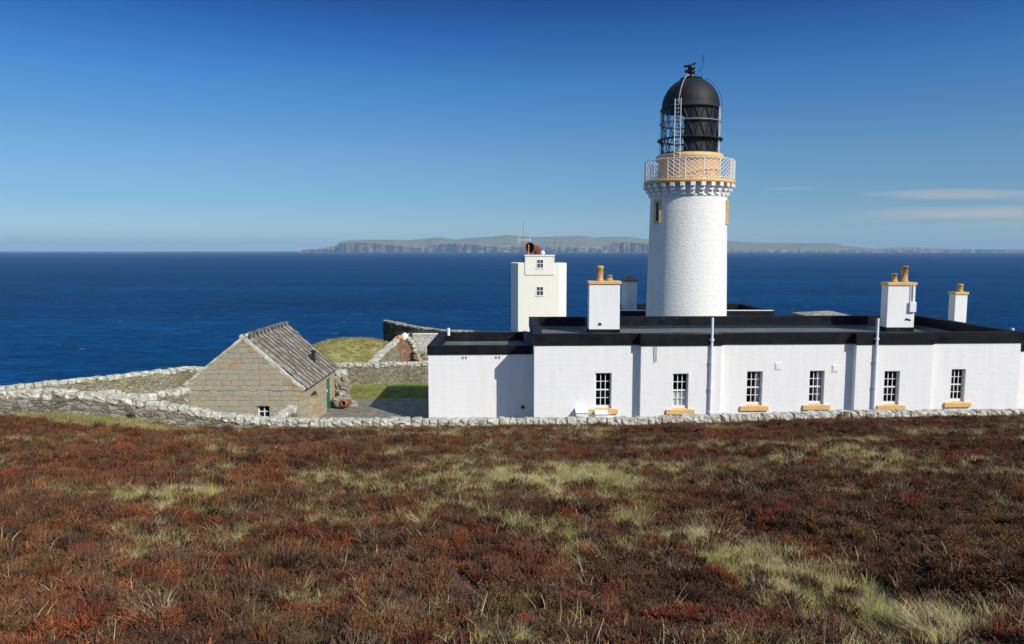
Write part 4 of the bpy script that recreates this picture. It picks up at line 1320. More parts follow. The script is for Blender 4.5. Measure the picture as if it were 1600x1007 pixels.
# raised verge stones on both gables
for yv, lite in ((BY + .14, 1), (BY + BD - .14, 0)):
    f = MB()
    for xe, ze in ((XR, ZE), (XL, ZL)):
        d = Vector((XM - xe, 0, ZR - ze)); L = d.length; d.normalize()
        pos = -.12
        rot = Matrix.Rotation(math.atan2(-d.z, d.x), 3, 'Y')
        while pos < L:
            ln = random.uniform(.26, .6)
            c_ = Vector((xe, yv, ze)) + d * min(pos + ln / 2, L - .05)
            c_ += Vector((0, random.uniform(-.02, .02), .07 + random.uniform(-.01, .02)))
            f.rock(c_, ln * 1.03, .30, .13, rot, sub=2, rough=.14, boxy=.82)
            pos += ln
    f.rock((XM, yv, ZR + .08), .30, .32, .18, sub=2, rough=.1, boxy=.7)
    part(f, 'verge_stones', M['coping'], byre)
sp = P(490.5, 588, BY + 4.7)
f = MB()
xs_ = XR - .55; ys_ = BY + 4.15; zs_ = ZE + (ZR - ZE) * .55 / (XR - XM)
f.tube((xs_, ys_, zs_ - .1), (xs_ - .02, ys_ + .1, zs_ + .78), .105, .105, 14)
f.tube((xs_ - .02, ys_ + .1, zs_ + .78), (xs_ - .02, ys_ + .1, zs_ + .86), .125, .125, 14)
part(f, 'stove_pipe', M['iron'], byre)

# rubble stub, loose stones and the lying chimney pot beside the shed
e = empty('rubble_stub', (XR + .45, BY + 6.2, 0), 'crumbling stub of rubble wall at the back corner of the stone shed', 'ruined wall')
f = MB()
for lay in range(6):
    for k_ in range(2):
        f.rock((XR + .25 + k_ * .33 + random.uniform(-.08, .08) - lay * .012, BY + 6.6 + random.uniform(-.1, .1), .13 + lay * .26), .42, .6, .3, rotz(random.uniform(-.4, .4)).to_3x3(), sub=1, rough=.3)
part(f, 'stones', M['coping_tan'], e)
f = MB(); f.rock((XR + .35, BY + 6.6, 1.72), .6, .55, .34, sub=2, rough=.2); part(f, 'top_stone', M['coping'], e)
e = empty('stone_heap', (XR + .6, BY + 5.0, 0), 'heap of loose stones on the yard beside the green door', 'stones')
f = MB()
for k_ in range(26):
    x_ = XR + .25 + abs(random.gauss(.25, .3)); y_ = BY + 5.75 + random.uniform(-.5, .6)
    z_ = max(.08, .75 - abs(x_ - XR - .35) * .9 - random.random() * .5)
    f.rock((x_, y_, z_), random.uniform(.22, .5), random.uniform(.2, .4), random.uniform(.15, .3), rotz(random.uniform(0, 3)).to_3x3(), sub=1, rough=.3)
part(f, 'stones', M['coping_tan'], e)
pc = P(540, 630, BY + 5.2)
e = empty('chimney_pot', (pc.x, pc.y, 0), 'terracotta chimney pot lying on its side on the stone heap', 'chimney pot')
m = Matrix.Translation((pc.x, pc.y, pc.z)) @ Vector((-.25, -.95, .12)).normalized().to_track_quat('Z', 'Y').to_matrix().to_4x4()
f = MB(); f.lathe([(.13, .28), (.20, .28), (.215, .24), (.215, .15), (.18, .10), (.165, -.38), (.13, -.38), (.13, .28)], 24, m=m)
part(f, 'pot', M['terracotta'], e)
f = MB(); f.lathe([(0, .05), (.135, .05)], 20, m=m); part(f, 'bore', M['dark_inside'], e)

# ------------------------------------------------------------------ dry stone walls
def stone_wall(name, label, pts, thick=0.45, cop_h=0.30, ln=(.24, .5), mat='rubble', cmat='coping', cop_w=None, zb_fun=None, dens=.3, rough=.26):
    """pts: (x, y, ztop, zfoot)"""
    e = empty(name, (pts[0][0], pts[0][1], pts[0][3]), label, 'stone wall')
    L = [0]
    for a, b_ in zip(pts[:-1], pts[1:]):
        L.append(L[-1] + math.hypot(b_[0] - a[0], b_[1] - a[1]))
    A = np.array(pts, float); L = np.array(L)
    def at(s_): return [float(np.interp(s_, L, A[:, i])) for i in range(4)]
    def dirn(s_):
        a, b_ = at(max(0, s_ - .3)), at(min(L[-1], s_ + .3))
        d = Vector((b_[0] - a[0], b_[1] - a[1], b_[2] - a[2]))
        return d.normalized()
    n = max(2, int(L[-1] / .3)); nz = 6
    f = MB(); vs = []; fs = []
    for sd_ in (-1, 1):
        b0 = len(vs)
        for i in range(n + 1):
            x, y, zt_, zf = at(L[-1] * i / n); d = dirn(L[-1] * i / n)
            nn = Vector((d.y, -d.x, 0)).normalized() * sd_
            for j in range(nz + 1):
                t = j / nz
                z = zf - .35 + (zt_ - cop_h * .6 - zf + .35) * t
                off = thick / 2 * (1.12 - .16 * t) + random.uniform(-.03, .03)
                vs.append((x + nn.x * off, y + nn.y * off, z))
        for i in range(n):
            for j in range(nz):
                q = b0 + i * (nz + 1) + j
                fs.append((q, q + nz + 1, q + nz + 2, q + 1))
    m_ = (n + 1) * (nz + 1)
    for i in range(n):
        q = i * (nz + 1) + nz
        fs.append((q, q + nz + 1, m_ + q + nz + 1, m_ + q))
    for i in (0, n):
        q = i * (nz + 1)
        for j in range(nz):
            fs.append((q + j, q + j + 1, m_ + q + j + 1, m_ + q + j))
    f.add(vs, fs)
    part(f, 'masonry', M[mat], e)
    f = MB(); s_ = 0
    cw = cop_w or thick + .06
    while s_ < L[-1]:
        l = random.uniform(*ln)
        x, y, zt_, zf = at(s_ + l / 2); d = dirn(s_ + l / 2)
        yaw = math.atan2(d.y, d.x) + random.uniform(-.1, .1); pit = -math.asin(d.z)
        m3 = (Matrix.Rotation(yaw, 3, 'Z') @ Matrix.Rotation(pit + random.uniform(-.08, .08), 3, 'Y') @ Matrix.Rotation(random.uniform(-.1, .1), 3, 'X'))
        h_ = cop_h * random.uniform(.9, 1.15)
        f.rock((x, y, zt_ - h_ * .5 + random.uniform(-.02, .035)), l * 1.0, cw * random.uniform(.9, 1.08), h_, m3, sub=2, rough=rough, boxy=.64)
        s_ += l * 1.06
    part(f, 'coping', M[cmat], e)
    return e
M['marker'] = plain('marker_stone', (0.33, 0.19, 0.06), 0.9, 0.25, 6)
fw = stone_wall('boundary_wall', 'long dry stone wall with pale boulder coping running along the whole heather slope',
                [(p.x, p.y + .25, p.z, min(q.z, p.z - .3)) for p, q in zip(W1top, W1bot)], .5, .31, (.24, .50))
# drain hole and upright marker stone
q = P(205, 651, 28.95)
f = MB(); f.rock((q.x, q.y - .0, q.z), .30, .22, .2, sub=1, rough=.3); part(f, 'drain_hole', M['dark_inside'], fw)
q = P(1321, 656, 31.25)
e = empty('marker_stone', (q.x, q.y, q.z), 'orange brown upright stone leaning against the front of the boundary wall', 'stone')
f = MB(); f.rock((q.x, q.y, q.z + .1), .20, .16, .52, Matrix.Rotation(.12, 3, 'Y'), sub=2, rough=.2, boxy=.8); part(f, 'stone', M['marker'], e)

def wp(x, yt, yb, Y):
    a = P(x, yt, Y); b_ = P(x, yb, Y)
    return (a.x, a.y, a.z, b_.z)
stone_wall('seaward_wall', 'straight dry stone wall on the far left with the sea right behind it', [wp(-260, 627, 660, 33.0), wp(-80, 612, 650, 36.5), wp(0, 603.5, 640, 38.2), wp(140, 590, 630, 41.2), wp(283, 575, 612, 45.2)], .45, .26, (.3, .55), 'rubble_fine')
yb_w = 45.6
stone_wall('garden_wall', 'dry stone wall at the back of the yard between the stone shed and the house', [wp(285, 573.5, 612, 45.4), wp(330, 573, 611, 45.6), wp(515, 568, 608, 46.3), wp(668, 565.5, 604, 46.8), wp(730, 565, 604, 47.2)], .45, .26, (.26, .5), 'rubble_fine')
stone_wall('curved_wall', 'short dry stone wall curving from the front wall up to the left corner of the shed', [wp(150, 620, 640, 29.3), wp(158, 613, 640, 30.2), wp(177, 610, 640, 31.2), wp(200, 617, 642, 32.0), wp(235, 614.5, 642, 32.8), wp(291, 605.5, 640, 33.9)], .45, .30, (.26, .45), 'rubble_fine')
stone_wall('link_wall', 'short sloping wall joining the front wall to the gable of the shed right of its window', [wp(424, 655.5, 668, 30.4), wp(437, 648, 664, 32.0), wp(457, 634, 660, 33.9)], .40, .26, (.22, .38), 'rubble_fine')
# walls of the kitchen garden and the shaded curved wall behind it
M['streaky'] = m_rubble('streaky_stone', [(0.30, 0.28, 0.19), (0.36, 0.31, 0.19), (0.25, 0.25, 0.19)], 2.0)
stone_wall('sloping_wall', 'stone wall with pale coping running away from the garden wall beside the grassy mound', [wp(581, 565.5, 610, 47.0), wp(600, 546.5, 590, 51.0), wp(622, 528, 575, 54.6)], .42, .24, (.3, .5), 'streaky')
a = P(623, 532, 54.2); b_ = P(650, 560, 54.2)
e = empty('brick_pier', ((a.x + b_.x) / 2, 54.2, 0), 'pinkish brown wall end with sloping right side and small arched hole', 'wall')
f = MB()
top = [P(624, 531.5, 54.2), P(641, 531, 54.2), P(647, 541, 54.2), P(655, 566, 54.2)]
pr = [Vector((top[0].x, 54.2, 0))] + top[0:1] + top[1:] 
pr[-1].z = 0
bk = [v + Vector((0, .5, 0)) for v in pr]
f.quad(*pr); f.quad(*bk)
for i in range(len(pr)):
    j = (i + 1) % len(pr)
    f.quad(pr[i], pr[j], bk[j], bk[i])
part(f, 'masonry', M['pink_brick'], e)
q = P(643.5, 557.5, 54.15)
f = MB()
ho = [(q.x + .16 * math.cos(t), 54.185, q.z + .34 * math.sin(t)) for t in [2 * math.pi * i / 16 for i in range(16)]]
f.quad(*ho); part(f, 'hole', M['dark_inside'], e)
f = MB()
for (x_, y_) in ((640, 530), (644, 534), (647, 541), (649, 548)):
    c_ = P(x_, y_, 54.3); f.rock(c_, .3, .5, .28, sub=1)
part(f, 'coping', M['coping'], e)
a, b_ = P(637, 523, 57.5), P(690, 523, 57.5)
e = empty('whitewashed_wall', ((a.x + b_.x) / 2, 57.5, 0), 'whitewashed rough wall behind the left wing of the house', 'wall')
f = MB(); f.box(a.x, b_.x + 1.5, 57.5, 57.9, 0, a.z); part(f, 'masonry', M['rubble_white'], e)
f = MB(); f.box(a.x - .03, b_.x + 1.5, 57.46, 57.94, a.z + .001, a.z + .06); part(f, 'coping', M['white_paint'], e)
q = P(641.5, 525, 56.5)
f = MB(); f.box(q.x - .12, q.x + .12, 56.5, 56.75, 0, P(641, 519, 56.5).z)
e = empty('dark_post', (q.x, 56.5, 0), 'short dark post beside the left end of the whitewashed wall', 'post'); part(f, 'post', M['rubble_dark'], e)
q = P(624.5, 530.5, 54.4)
e = empty('orange_float', q, 'small orange float lying on top of the pinkish wall end', 'float')
f = MB(); f.rock((q.x, q.y, q.z + .14), .36, .3, .3, sub=2, rough=.15, boxy=.2, smooth=True); f.rock((q.x - .15, q.y + .1, q.z + .05), .2, .2, .2, sub=2, boxy=.2, smooth=True); part(f, 'float', M['orange'], e)
q = P(632, 531.5, 54.4)
e = empty('white_drum', q, 'small white drum standing on top of the pinkish wall end', 'drum')
f = MB(); f.lathe([(0, 0), (.24, 0), (.26, .04), (.26, .38), (.24, .42), (.2, .44), (0, .45)], 18, q + Vector((0, .1, 0))); part(f, 'drum', M['white_paint'], e)
f = MB(); f.lathe([(0, .45), (.14, .45), (.14, .52), (0, .53)], 12, q + Vector((0, .1, 0))); part(f, 'lid', M['white_paint'], e)
e = stone_wall('shaded_wall', 'dark shaded curved wall with pale top behind the yard against the sea',
               [wp(602, 500.5, 531, 62.5), wp(620, 504, 533, 60.5), wp(650, 510.5, 535, 57.6 + 1.5), wp(695, 515.5, 536, 58.6), wp(760, 517.5, 536, 59.0), wp(832, 518.5, 536, 59.5)], .4, .16, (.35, .6), 'rubble_dark', 'coping_tan', .5)
q = P(1308, 489.5, 70)
e = empty('stone_store', (q.x, 70, 0), 'low beige hipped roof just showing over the right half of the house roof', 'building')
f = MB(); x0, x1 = P(1262, 495, 70).x, P(1334, 495, 70).x
ze_ = P(1300, 494.5, 70).z
f.box(x0 + .2, x1 - .2, 70, 74, 0, ze_); part(f, 'wall', M['rubble'], e)
f = MB(); r0 = [(x0, 69.8, ze_ + .01), (x1, 69.8, ze_ + .01), (x1, 74.2, ze_ + .01), (x0, 74.2, ze_ + .01)]
ra, rb = (q.x - .5, 72, q.z + .05), (q.x + .3, 72, q.z + .05)
f.quad(r0[0], r0[1], rb, ra); f.quad(r0[2], r0[3], ra, rb); f.quad(r0[1], r0[2], rb); f.quad(r0[3], r0[0], ra)
part(f, 'roof', M['coping_tan'], e)
# steps and low rubble by the garden
e = empty('rough_steps', P(668, 552, 52) * Vector((1, 1, 0)), 'rough stone steps beside the pinkish wall end', 'steps')
f = MB()
for i, (x_, y_) in enumerate(((659, 548), (662, 553), (666, 556), (672, 551), (678, 549), (684, 547), (672, 557))):
    c_ = P(x_, y_ + 3, 53.2 + .2 * i); f.rock((c_.x, c_.y, max(.15, c_.z)), .5, .5, .3, sub=1, rough=.25)
part(f, 'stones', M['coping_tan'], e)

# a far gull in the sky
q = P(494.5, 322.5, 420)
e = empty('gull', q, 'tiny dark gull flying in the empty sky left of centre', 'bird')
f = MB(); f.rock(q, .34, .75, .26, sub=2, rough=.05, boxy=.1, smooth=True)
part(f, 'body', M['grey_metal'], e)
for s_ in (-1, 1):
    f = MB()
    a_ = [Vector((0, -.16, .05)), Vector((.42, -.10, .26)), Vector((.85, .14, .12))]
    b_ = [Vector((0, .18, .05)), Vector((.40, .16, .26)), Vector((.85, .2, .12))]
    for i in range(2):
        f.quad(*[q + Vector((v.x * s_, v.y, v.z)) for v in (a_[i], a_[i + 1], b_[i + 1], b_[i])])
        f.quad(*[q + Vector((v.x * s_, v.y, v.z - .03)) for v in (a_[i], a_[i + 1], b_[i + 1], b_[i])])
    part(f, 'wing', M['grey_metal'], e)

# ------------------------------------------------------------------ the island across the firth
def m_hills():
    k = NT('moor_hills'); p = k.pos()
    n = k.noise(k.map(p, (0.0011, 0.0011, 0.004)), 1.0, 5, 0.6)
    c = k.ramp(n, [(0.3, (0.15, 0.11, 0.065)), (0.48, (0.21, 0.17, 0.075)), (0.56, (0.19, 0.20, 0.07)), (0.7, (0.20, 0.14, 0.09))])
    return k.P(Base_Color=c, Roughness=1.0, Specular_IOR_Level=0.0)
def m_cliff():
    k = NT('sea_cliffs'); p = k.pos()
    n = k.noise(k.map(p, (0.004, 0.004, 0.012)), 1.0, 5, 0.65)
    c = k.ramp(n, [(0.38, (0.04, 0.025, 0.025)), (0.52, (0.14, 0.09, 0.075)), (0.66, (0.40, 0.28, 0.23))])
    return k.P(Base_Color=c, Roughness=1.0, Specular_IOR_Level=0.0)
M['hills'] = m_hills(); M['cliff'] = m_cliff()
YI = 24000.0
def interp(pts):
    a = np.array(pts, float)
    return lambda x: np.interp(x, a[:, 0], a[:, 1])
DYR = 3.0   # the photograph's horizon sits this many pixels higher in its middle than a flat sea's
def coast(name, x0, x1, step, cliff, ridge, Y0, amp, mats, label, seed, back=2600, gul=1.0, foot=0.0):
    xs = np.arange(x0, x1 + step, step)
    rows = []
    zsea = SEA - 3
    def zat(y, Y): return np.array([zpx(float(q), float(Y)) for q in np.atleast_1d(y)])
    dy = np.interp(xs, [1016, 1136, 1600], [DYR, 0.4, -2.3])
    cy = cliff(xs) + dy; ry = np.minimum(ridge(xs) + dy, cy - .3)
    jit = (fbm(xs * 0.13, xs * 0 + seed, seed, 4) - .5)
    jit2 = (fbm(xs * 0.035, xs * 0 + seed, seed + 5, 3) - .5)
    dep = Y0 + amp * (jit * 1.1 + jit2 * 1.8)
    cz = np.array([zpx(float(a), Y0) for a in cy])
    rz = np.array([zpx(float(a), Y0 + back) for a in ry])
    cz = np.maximum(cz, SEA + 4); rz = np.maximum(rz, cz + 3)
    kx = (xs - 800) / (FPX * math.cos(PITCH) + 112 * math.sin(PITCH))
    nr = 5
    v = []
    for j in range(nr + 1):      # cliff face
        t = j / nr
        d = dep + 60 * t + amp * .22 * gul * (fbm(xs * .22 + j * .3, xs * 0 + j * .5, seed + 8, 3) - .5)
        v.append(np.stack([kx * d, d, zsea + (cz - zsea) * t], -1))
    c_rows = nr
    for j in range(1, 7):        # rising moor
        t = j / 6
        d = xs * 0 + Y0 + amp * 1.3 + (back - amp * 1.3) * t
        z = cz + (rz - cz) * (t ** .8) + (fbm(xs * .08, xs * 0 + j * .5, seed + 20, 3) - .5) * 26 * (1 - t) * min(1, t * 3)
        v.append(np.stack([kx * d, d, z], -1))
    d = Y0 + back + 1500
    v.append(np.stack([kx * d, xs * 0 + d, xs * 0 + zsea], -1))
    v = np.stack(v, 0); ny, nx = v.shape[:2]
    i = np.arange(nx * ny).reshape(ny, nx)
    fc = np.stack([i[:-1, :-1], i[:-1, 1:], i[1:, 1:], i[1:, :-1]], -1)
    me = bpy.data.meshes.new(name)
    me.from_pydata(v.reshape(-1, 3).tolist(), [], fc.reshape(-1, 4).tolist())
    me.materials.append(mats[0]); me.materials.append(mats[1])
    mi = np.ones((ny - 1, nx - 1), int); mi[:c_rows] = 0
    me.polygons.foreach_set('material_index', mi.reshape(-1).tolist())
    sm = np.ones((ny - 1, nx - 1), bool); sm[:c_rows] = False
    me.polygons.foreach_set('use_smooth', sm.reshape(-1).tolist())
    me.update()
    o = bpy.data.objects.new(name, me); COL.objects.link(o)
    return tag(o, label, kind='structure')
ridge = interp([(466, 390), (474, 387.5), (500, 386), (524, 381.5), (533, 374.5), (545, 373), (560, 372.3), (600, 372), (630, 373), (660, 371), (680, 368.5), (690, 368.3), (700, 370), (710, 372), (740, 369), (770, 367), (788, 364.8), (800, 365), (815, 366.5), (840, 368), (870, 367), (900, 366), (915, 366.5), (930, 369), (960, 367), (985, 367.5), (1000, 370), (1016, 372), (1080, 374), (1136, 376)])
cliff = interp([(466, 390.4), (474, 388), (500, 387.5), (524, 386), (533, 379), (545, 376.5), (580, 377), (610, 380), (640, 384), (665, 386), (671, 382), (674, 379), (690, 379), (700, 378), (735, 379), (760, 383), (780, 384), (800, 383), (840, 385), (880, 384), (935, 385), (1016, 386), (1136, 387)])
coast('island', 466, 1130, 1.0, cliff, ridge, YI, 700, (M['cliff'], M['hills']), 'hazy island of brown hills and sea cliffs on the horizon', 40)
hcl = interp([(936, 388), (943, 384), (950, 380.5), (960, 377), (975, 376), (1000, 377), (1016, 378), (1060, 379), (1090, 386)])
hri = interp([(936, 387), (943, 383), (950, 379.5), (960, 375.8), (975, 374.8), (1000, 375), (1016, 376), (1060, 377.5), (1090, 385)])
coast('island_headland', 936, 1090, 1.0, hcl, hri, 21500, 420, (M['cliff'], M['hills']), 'darker sea cliff headland of the island left of the lighthouse', 60, back=700)
r2 = interp([(1040, 374), (1136, 376), (1160, 378), (1200, 380), (1230, 380), (1262, 381), (1290, 380.5), (1305, 381), (1320, 385), (1350, 388.5), (1375, 391), (1420, 391), (1520, 391.8), (1600, 392.5), (1720, 394)])
c2 = interp([(1040, 391), (1150, 392), (1300, 392.5), (1400, 392), (1500, 392.3), (1600, 393), (1720, 394)])
coast('low_island', 1040, 1900, 1.6, c2, r2, 23000, 260, (M['cliff'], M['hills']), 'low green island shore to the right of the lighthouse', 80, gul=.6)
r3 = interp([(1330, 391), (1380, 389.3), (1400, 388), (1440, 388.3), (1480, 390.8), (1520, 391.3), (1600, 392.2)])
coast('far_island', 1320, 1640, 2.0, interp([(1300, 392), (1640, 392.6)]), r3, 30000, 200, (M['cliff'], M['hills']), 'faint pale hills far behind the low island', 90)

# ------------------------------------------------------------------ moor: ground, heather, grass
def moor_colour(k, p):
    """rust, wine red, brown and olive patches by place"""
    n1 = k.noise(p, 0.55, 4, 0.6, 0.3)
    n2 = k.noise(k.map(p, (1, 1, 1), (9, 4, 0)), 1.1, 4, 0.6, 0.5)
    n3 = k.noise(k.map(p, (1, 1, 1), (2, 17, 0)), 0.9, 4, 0.6, 0.2)
    c = k.ramp(n1, [(0.30, (0.070, 0.036, 0.024)), (0.45, (0.128, 0.067, 0.036)), (0.58, (0.155, 0.076, 0.038)), (0.70, (0.085, 0.034, 0.026))])
    c = k.mix(k.ramp(n2, [(0.53, 0.0), (0.61, 0.85)]), c, (0.150, 0.044, 0.021))
    c = k.mix(k.ramp(n3, [(0.55, 0.0), (0.66, 0.7)]), c, (0.115, 0.095, 0.035))
    return c
def m_soil():
    k = NT('moor_soil'); p = k.pos()
    c = moor_colour(k, p)
    n = k.noise(p, 6, 5, 0.7)
    c = k.mix(1.0, c, k.ramp(n, [(0.3, 0.3), (0.7, 0.8)]), 'MULTIPLY')
    return k.P(Base_Color=c, Roughness=1.0, Normal=k.bump(n, 0.8, 0.06), Specular_IOR_Level=0.05)
M['soil'] = m_soil()
def m_heather(name, dead=False):
    k = NT(name); p = k.pos()
    oi = k.n('ShaderNodeObjectInfo')
    r = oi.outputs['Random']
    c = moor_colour(k, oi.outputs['Location'])
    rs_ = k.n('ShaderNodeTexWhiteNoise', noise_dimensions='1D')
    k.set(rs_.inputs['W'], k.math('MULTIPLY', r, 91.7))
    var = k.ramp(rs_.outputs['Value'], [(0.0, (0.55, 0.55, 0.6)), (0.5, (1.0, 1.0, 1.0)), (0.8, (1.35, 1.2, 1.05)), (1.0, (1.9, 1.5, 1.2))])
    c = k.mix(1.0, c, var, 'MULTIPLY')
    gi = k.n('ShaderNodeNewGeometry').outputs['Random Per Island']
    c = k.mix(1.0, c, k.ramp(gi, [(0.0, (0.5, 0.5, 0.5)), (0.5, (1, 1, 1)), (0.85, (1.45, 1.35, 1.25)), (1.0, (2.1, 2.1, 2.0))]), 'MULTIPLY')
    if dead:
        c = k.mix(0.6, c, (0.17, 0.115, 0.075))
    return k.P(Base_Color=c, Roughness=0.85, Specular_IOR_Level=0.12)
M['heather'] = m_heather('heather_sprigs'); M['heather_dead'] = m_heather('heather_dead', True)
def m_blades(name, cols):
    k = NT(name)
    oi = k.n('ShaderNodeObjectInfo')
    n = k.noise(oi.outputs['Location'], 0.9, 4, 0.65)
    c = k.ramp(n, [(0.32, cols[0]), (0.5, cols[1]), (0.66, cols[2])])
    gi = k.n('ShaderNodeNewGeometry').outputs['Random Per Island']
    c = k.mix(1.0, c, k.ramp(gi, [(0.0, (0.55, 0.55, 0.5)), (0.6, (1, 1, 1)), (1.0, (1.55, 1.5, 1.4))]), 'MULTIPLY')
    c = k.mix(1.0, c, k.ramp(oi.outputs['Random'], [(0.0, (0.7, 0.75, 0.75)), (1.0, (1.25, 1.2, 1.1))]), 'MULTIPLY')
    tr = k.n('ShaderNodeBsdfTranslucent'); k.set(tr.inputs['Color'], c)
    ms = k.n('ShaderNodeMixShader'); ms.inputs[0].default_value = 0.35
    k.t.links.new(k.b.outputs[0], ms.inputs[1]); k.t.links.new(tr.outputs[0], ms.inputs[2])
    k.t.links.new(ms.outputs[0], k.out.inputs['Surface'])
    return k.P(Base_Color=c, Roughness=0.7, Specular_IOR_Level=0.2)
M['blades'] = m_blades('moor_grass', ((0.36, 0.37, 0.12), (0.55, 0.50, 0.20), (0.68, 0.58, 0.29)))
M['straw'] = m_blades('straw_grass', ((0.46, 0.36, 0.19), (0.56, 0.46, 0.25), (0.62, 0.52, 0.32)))
M['verge_grass'] = m_blades('verge_grass', ((0.27, 0.26, 0.08), (0.38, 0.33, 0.13), (0.48, 0.40, 0.18)))

rng = np.random.default_rng(5)
def clump_heather(name, seed, n, rad, h, mat):
    r = np.random.default_rng(seed)
    V = []; F = []
    for i in range(n):
        a = r.uniform(0, 2 * math.pi); q = rad * math.sqrt(r.uniform()) 
        bx, by = q * math.cos(a), q * math.sin(a)
        dome = math.sqrt(max(0, 1 - (q / rad) ** 2))
        ht = h * (.35 + .65 * dome) * r.uniform(.7, 1.2)
        lean = q / rad * .55
        dx, dy = math.cos(a) * lean + r.normal(0, .22), math.sin(a) * lean + r.normal(0, .22)
        d = Vector((dx, dy, 1)).normalized()
        base = Vector((bx * .55, by * .55, -0.03 - .02 * r.uniform()))
        # a stem of short leafy bits: crossed slim diamonds up the sprig
        tip = base + d * ht
        w = r.uniform(.0032, .007)
        yaw = r.uniform(0, math.pi)
        for k_ in range(2):
            e = Vector((math.cos(yaw + k_ * 1.57), math.sin(yaw + k_ * 1.57), 0)) * w
            b = len(V)
            m_ = base + d * ht * .62
            V += [base - e * .3, base + e * .3, m_ + e, tip, m_ - e]
            F.append((b, b + 1, b + 2, b + 3, b + 4))
        for k_ in range(8):
            t = r.uniform(.30, .98)
            c = base + d * ht * t
            aa = r.uniform(0, 2 * math.pi)
            o = Vector((math.cos(aa), math.sin(aa), r.uniform(.3, 1.0))).normalized() * r.uniform(.010, .022)
            e = Vector((-math.sin(aa), math.cos(aa), 0)) * r.uniform(.002, .0042)
            b = len(V)
            V += [c, c + o * .6 + e, c + o, c + o * .6 - e]
            F.append((b, b + 1, b + 2, b + 3))
    me = bpy.data.meshes.new(name)
    me.from_pydata([tuple(v) for v in V], [], F)
    me.materials.append(mat); me.update()
    return bpy.data.objects.new(name, me)
def clump_grass(name, seed, n, rad, h, mat, w=.0035, bend=.6, lean=(0, 0)):
    r = np.random.default_rng(seed)
    V = []; F = []
    for i in range(n):
        a = r.uniform(0, 2 * math.pi); q = rad * math.sqrt(r.uniform())
        base = Vector((q * math.cos(a), q * math.sin(a), -.03))
        ht = h * r.uniform(.5, 1.15)
        out = Vector((math.cos(a) * q / rad * .7 + r.normal(0, .3) + lean[0], math.sin(a) * q / rad * .7 + r.normal(0, .3) + lean[1], 0))
        aa = r.uniform(0, math.pi)
        e = Vector((math.cos(aa), math.sin(aa), 0)) * w * r.uniform(.7, 1.4)
        b = len(V)
        for j in range(4):
            t = j / 3
            c = base + Vector((0, 0, ht * (t - .18 * t * t * bend))) + out * (ht * bend * t * t * .8 + ht * .15 * t)
            ww = 1 - .8 * t
            V += [c - e * ww, c + e * ww]
        for j in range(3):
            F.append((b + 2 * j, b + 2 * j + 1, b + 2 * j + 3, b + 2 * j + 2))
    me = bpy.data.meshes.new(name)
    me.from_pydata([tuple(v) for v in V], [], F)
    me.materials.append(mat); me.update()
    return bpy.data.objects.new(name, me)

def scatter(name, pts, idx, rot, scl, sources, label):
    """points carrying instances: one stuff object"""
    lib = bpy.data.collections.new(name + '_sources')     # never linked to the scene
    for i, s_ in enumerate(sources):
        s_.name = '%s_%02d' % (name, i)
        lib.objects.link(s_)
    me = bpy.data.meshes.new(name)
    me.vertices.add(len(pts))
    me.vertices.foreach_set('co', np.asarray(pts, np.float32).ravel())
    a = me.attributes.new('pidx', 'INT', 'POINT'); a.data.foreach_set('value', np.asarray(idx, np.int32))
    a = me.attributes.new('prot', 'FLOAT_VECTOR', 'POINT'); a.data.foreach_set('vector', np.asarray(rot, np.float32).ravel())
    a = me.attributes.new('pscl', 'FLOAT_VECTOR', 'POINT'); a.data.foreach_set('vector', np.asarray(scl, np.float32).ravel())
    o = bpy.data.objects.new(name, me); COL.objects.link(o)
    ng = bpy.data.node_groups.new(name, 'GeometryNodeTree')
    ng.interface.new_socket('Geometry', in_out='INPUT', socket_type='NodeSocketGeometry')
    ng.interface.new_socket('Geometry', in_out='OUTPUT', socket_type='NodeSocketGeometry')
    gi = ng.nodes.new('NodeGroupInput'); go = ng.nodes.new('NodeGroupOutput')
    ci = ng.nodes.new('GeometryNodeCollectionInfo')
    ci.inputs['Collection'].default_value = lib
    ci.inputs['Separate Children'].default_value = True; ci.inputs['Reset Children'].default_value = True
    ip = ng.nodes.new('GeometryNodeInstanceOnPoints')
    ip.inputs['Pick Instance'].default_value = True
    def attr(n, t):
        x = ng.nodes.new('GeometryNodeInputNamedAttribute'); x.data_type = t; x.inputs['Name'].default_value = n
        return x.outputs['Attribute']
    ln = ng.links.new
    ln(gi.outputs[0], ip.inputs['Points']); ln(ci.outputs[0], ip.inputs['Instance'])
    ln(attr('pidx', 'INT'), ip.inputs['Instance Index'])
    ln(attr('prot', 'FLOAT_VECTOR'), ip.inputs['Rotation'])
    ln(attr('pscl', 'FLOAT_VECTOR'), ip.inputs['Scale'])
    ln(ip.outputs[0], go.inputs[0])
    md = o.modifiers.new('scatter', 'NODES'); md.node_group = ng
    return tag(o, label, kind='stuff')

mx = np.concatenate([np.linspace(-60, -24, 50)[:-1], np.linspace(-24, 26, 230)[:-1], np.linspace(26, 70, 50)])
def myfun(X, T):
    a = np.interp(X, w1x, w1y) + 0.2
    return np.where(T < 0, T * 18, a * T)
mt = np.concatenate([np.linspace(-1, 0, 20)[:-1], np.linspace(0, 1, 170)])
moor = grid_obj('moor_ground', mx, mt, moor_z, M['soil'], myfun)
tag(moor, 'brown heather moor sloping down to the boundary wall', kind='structure')

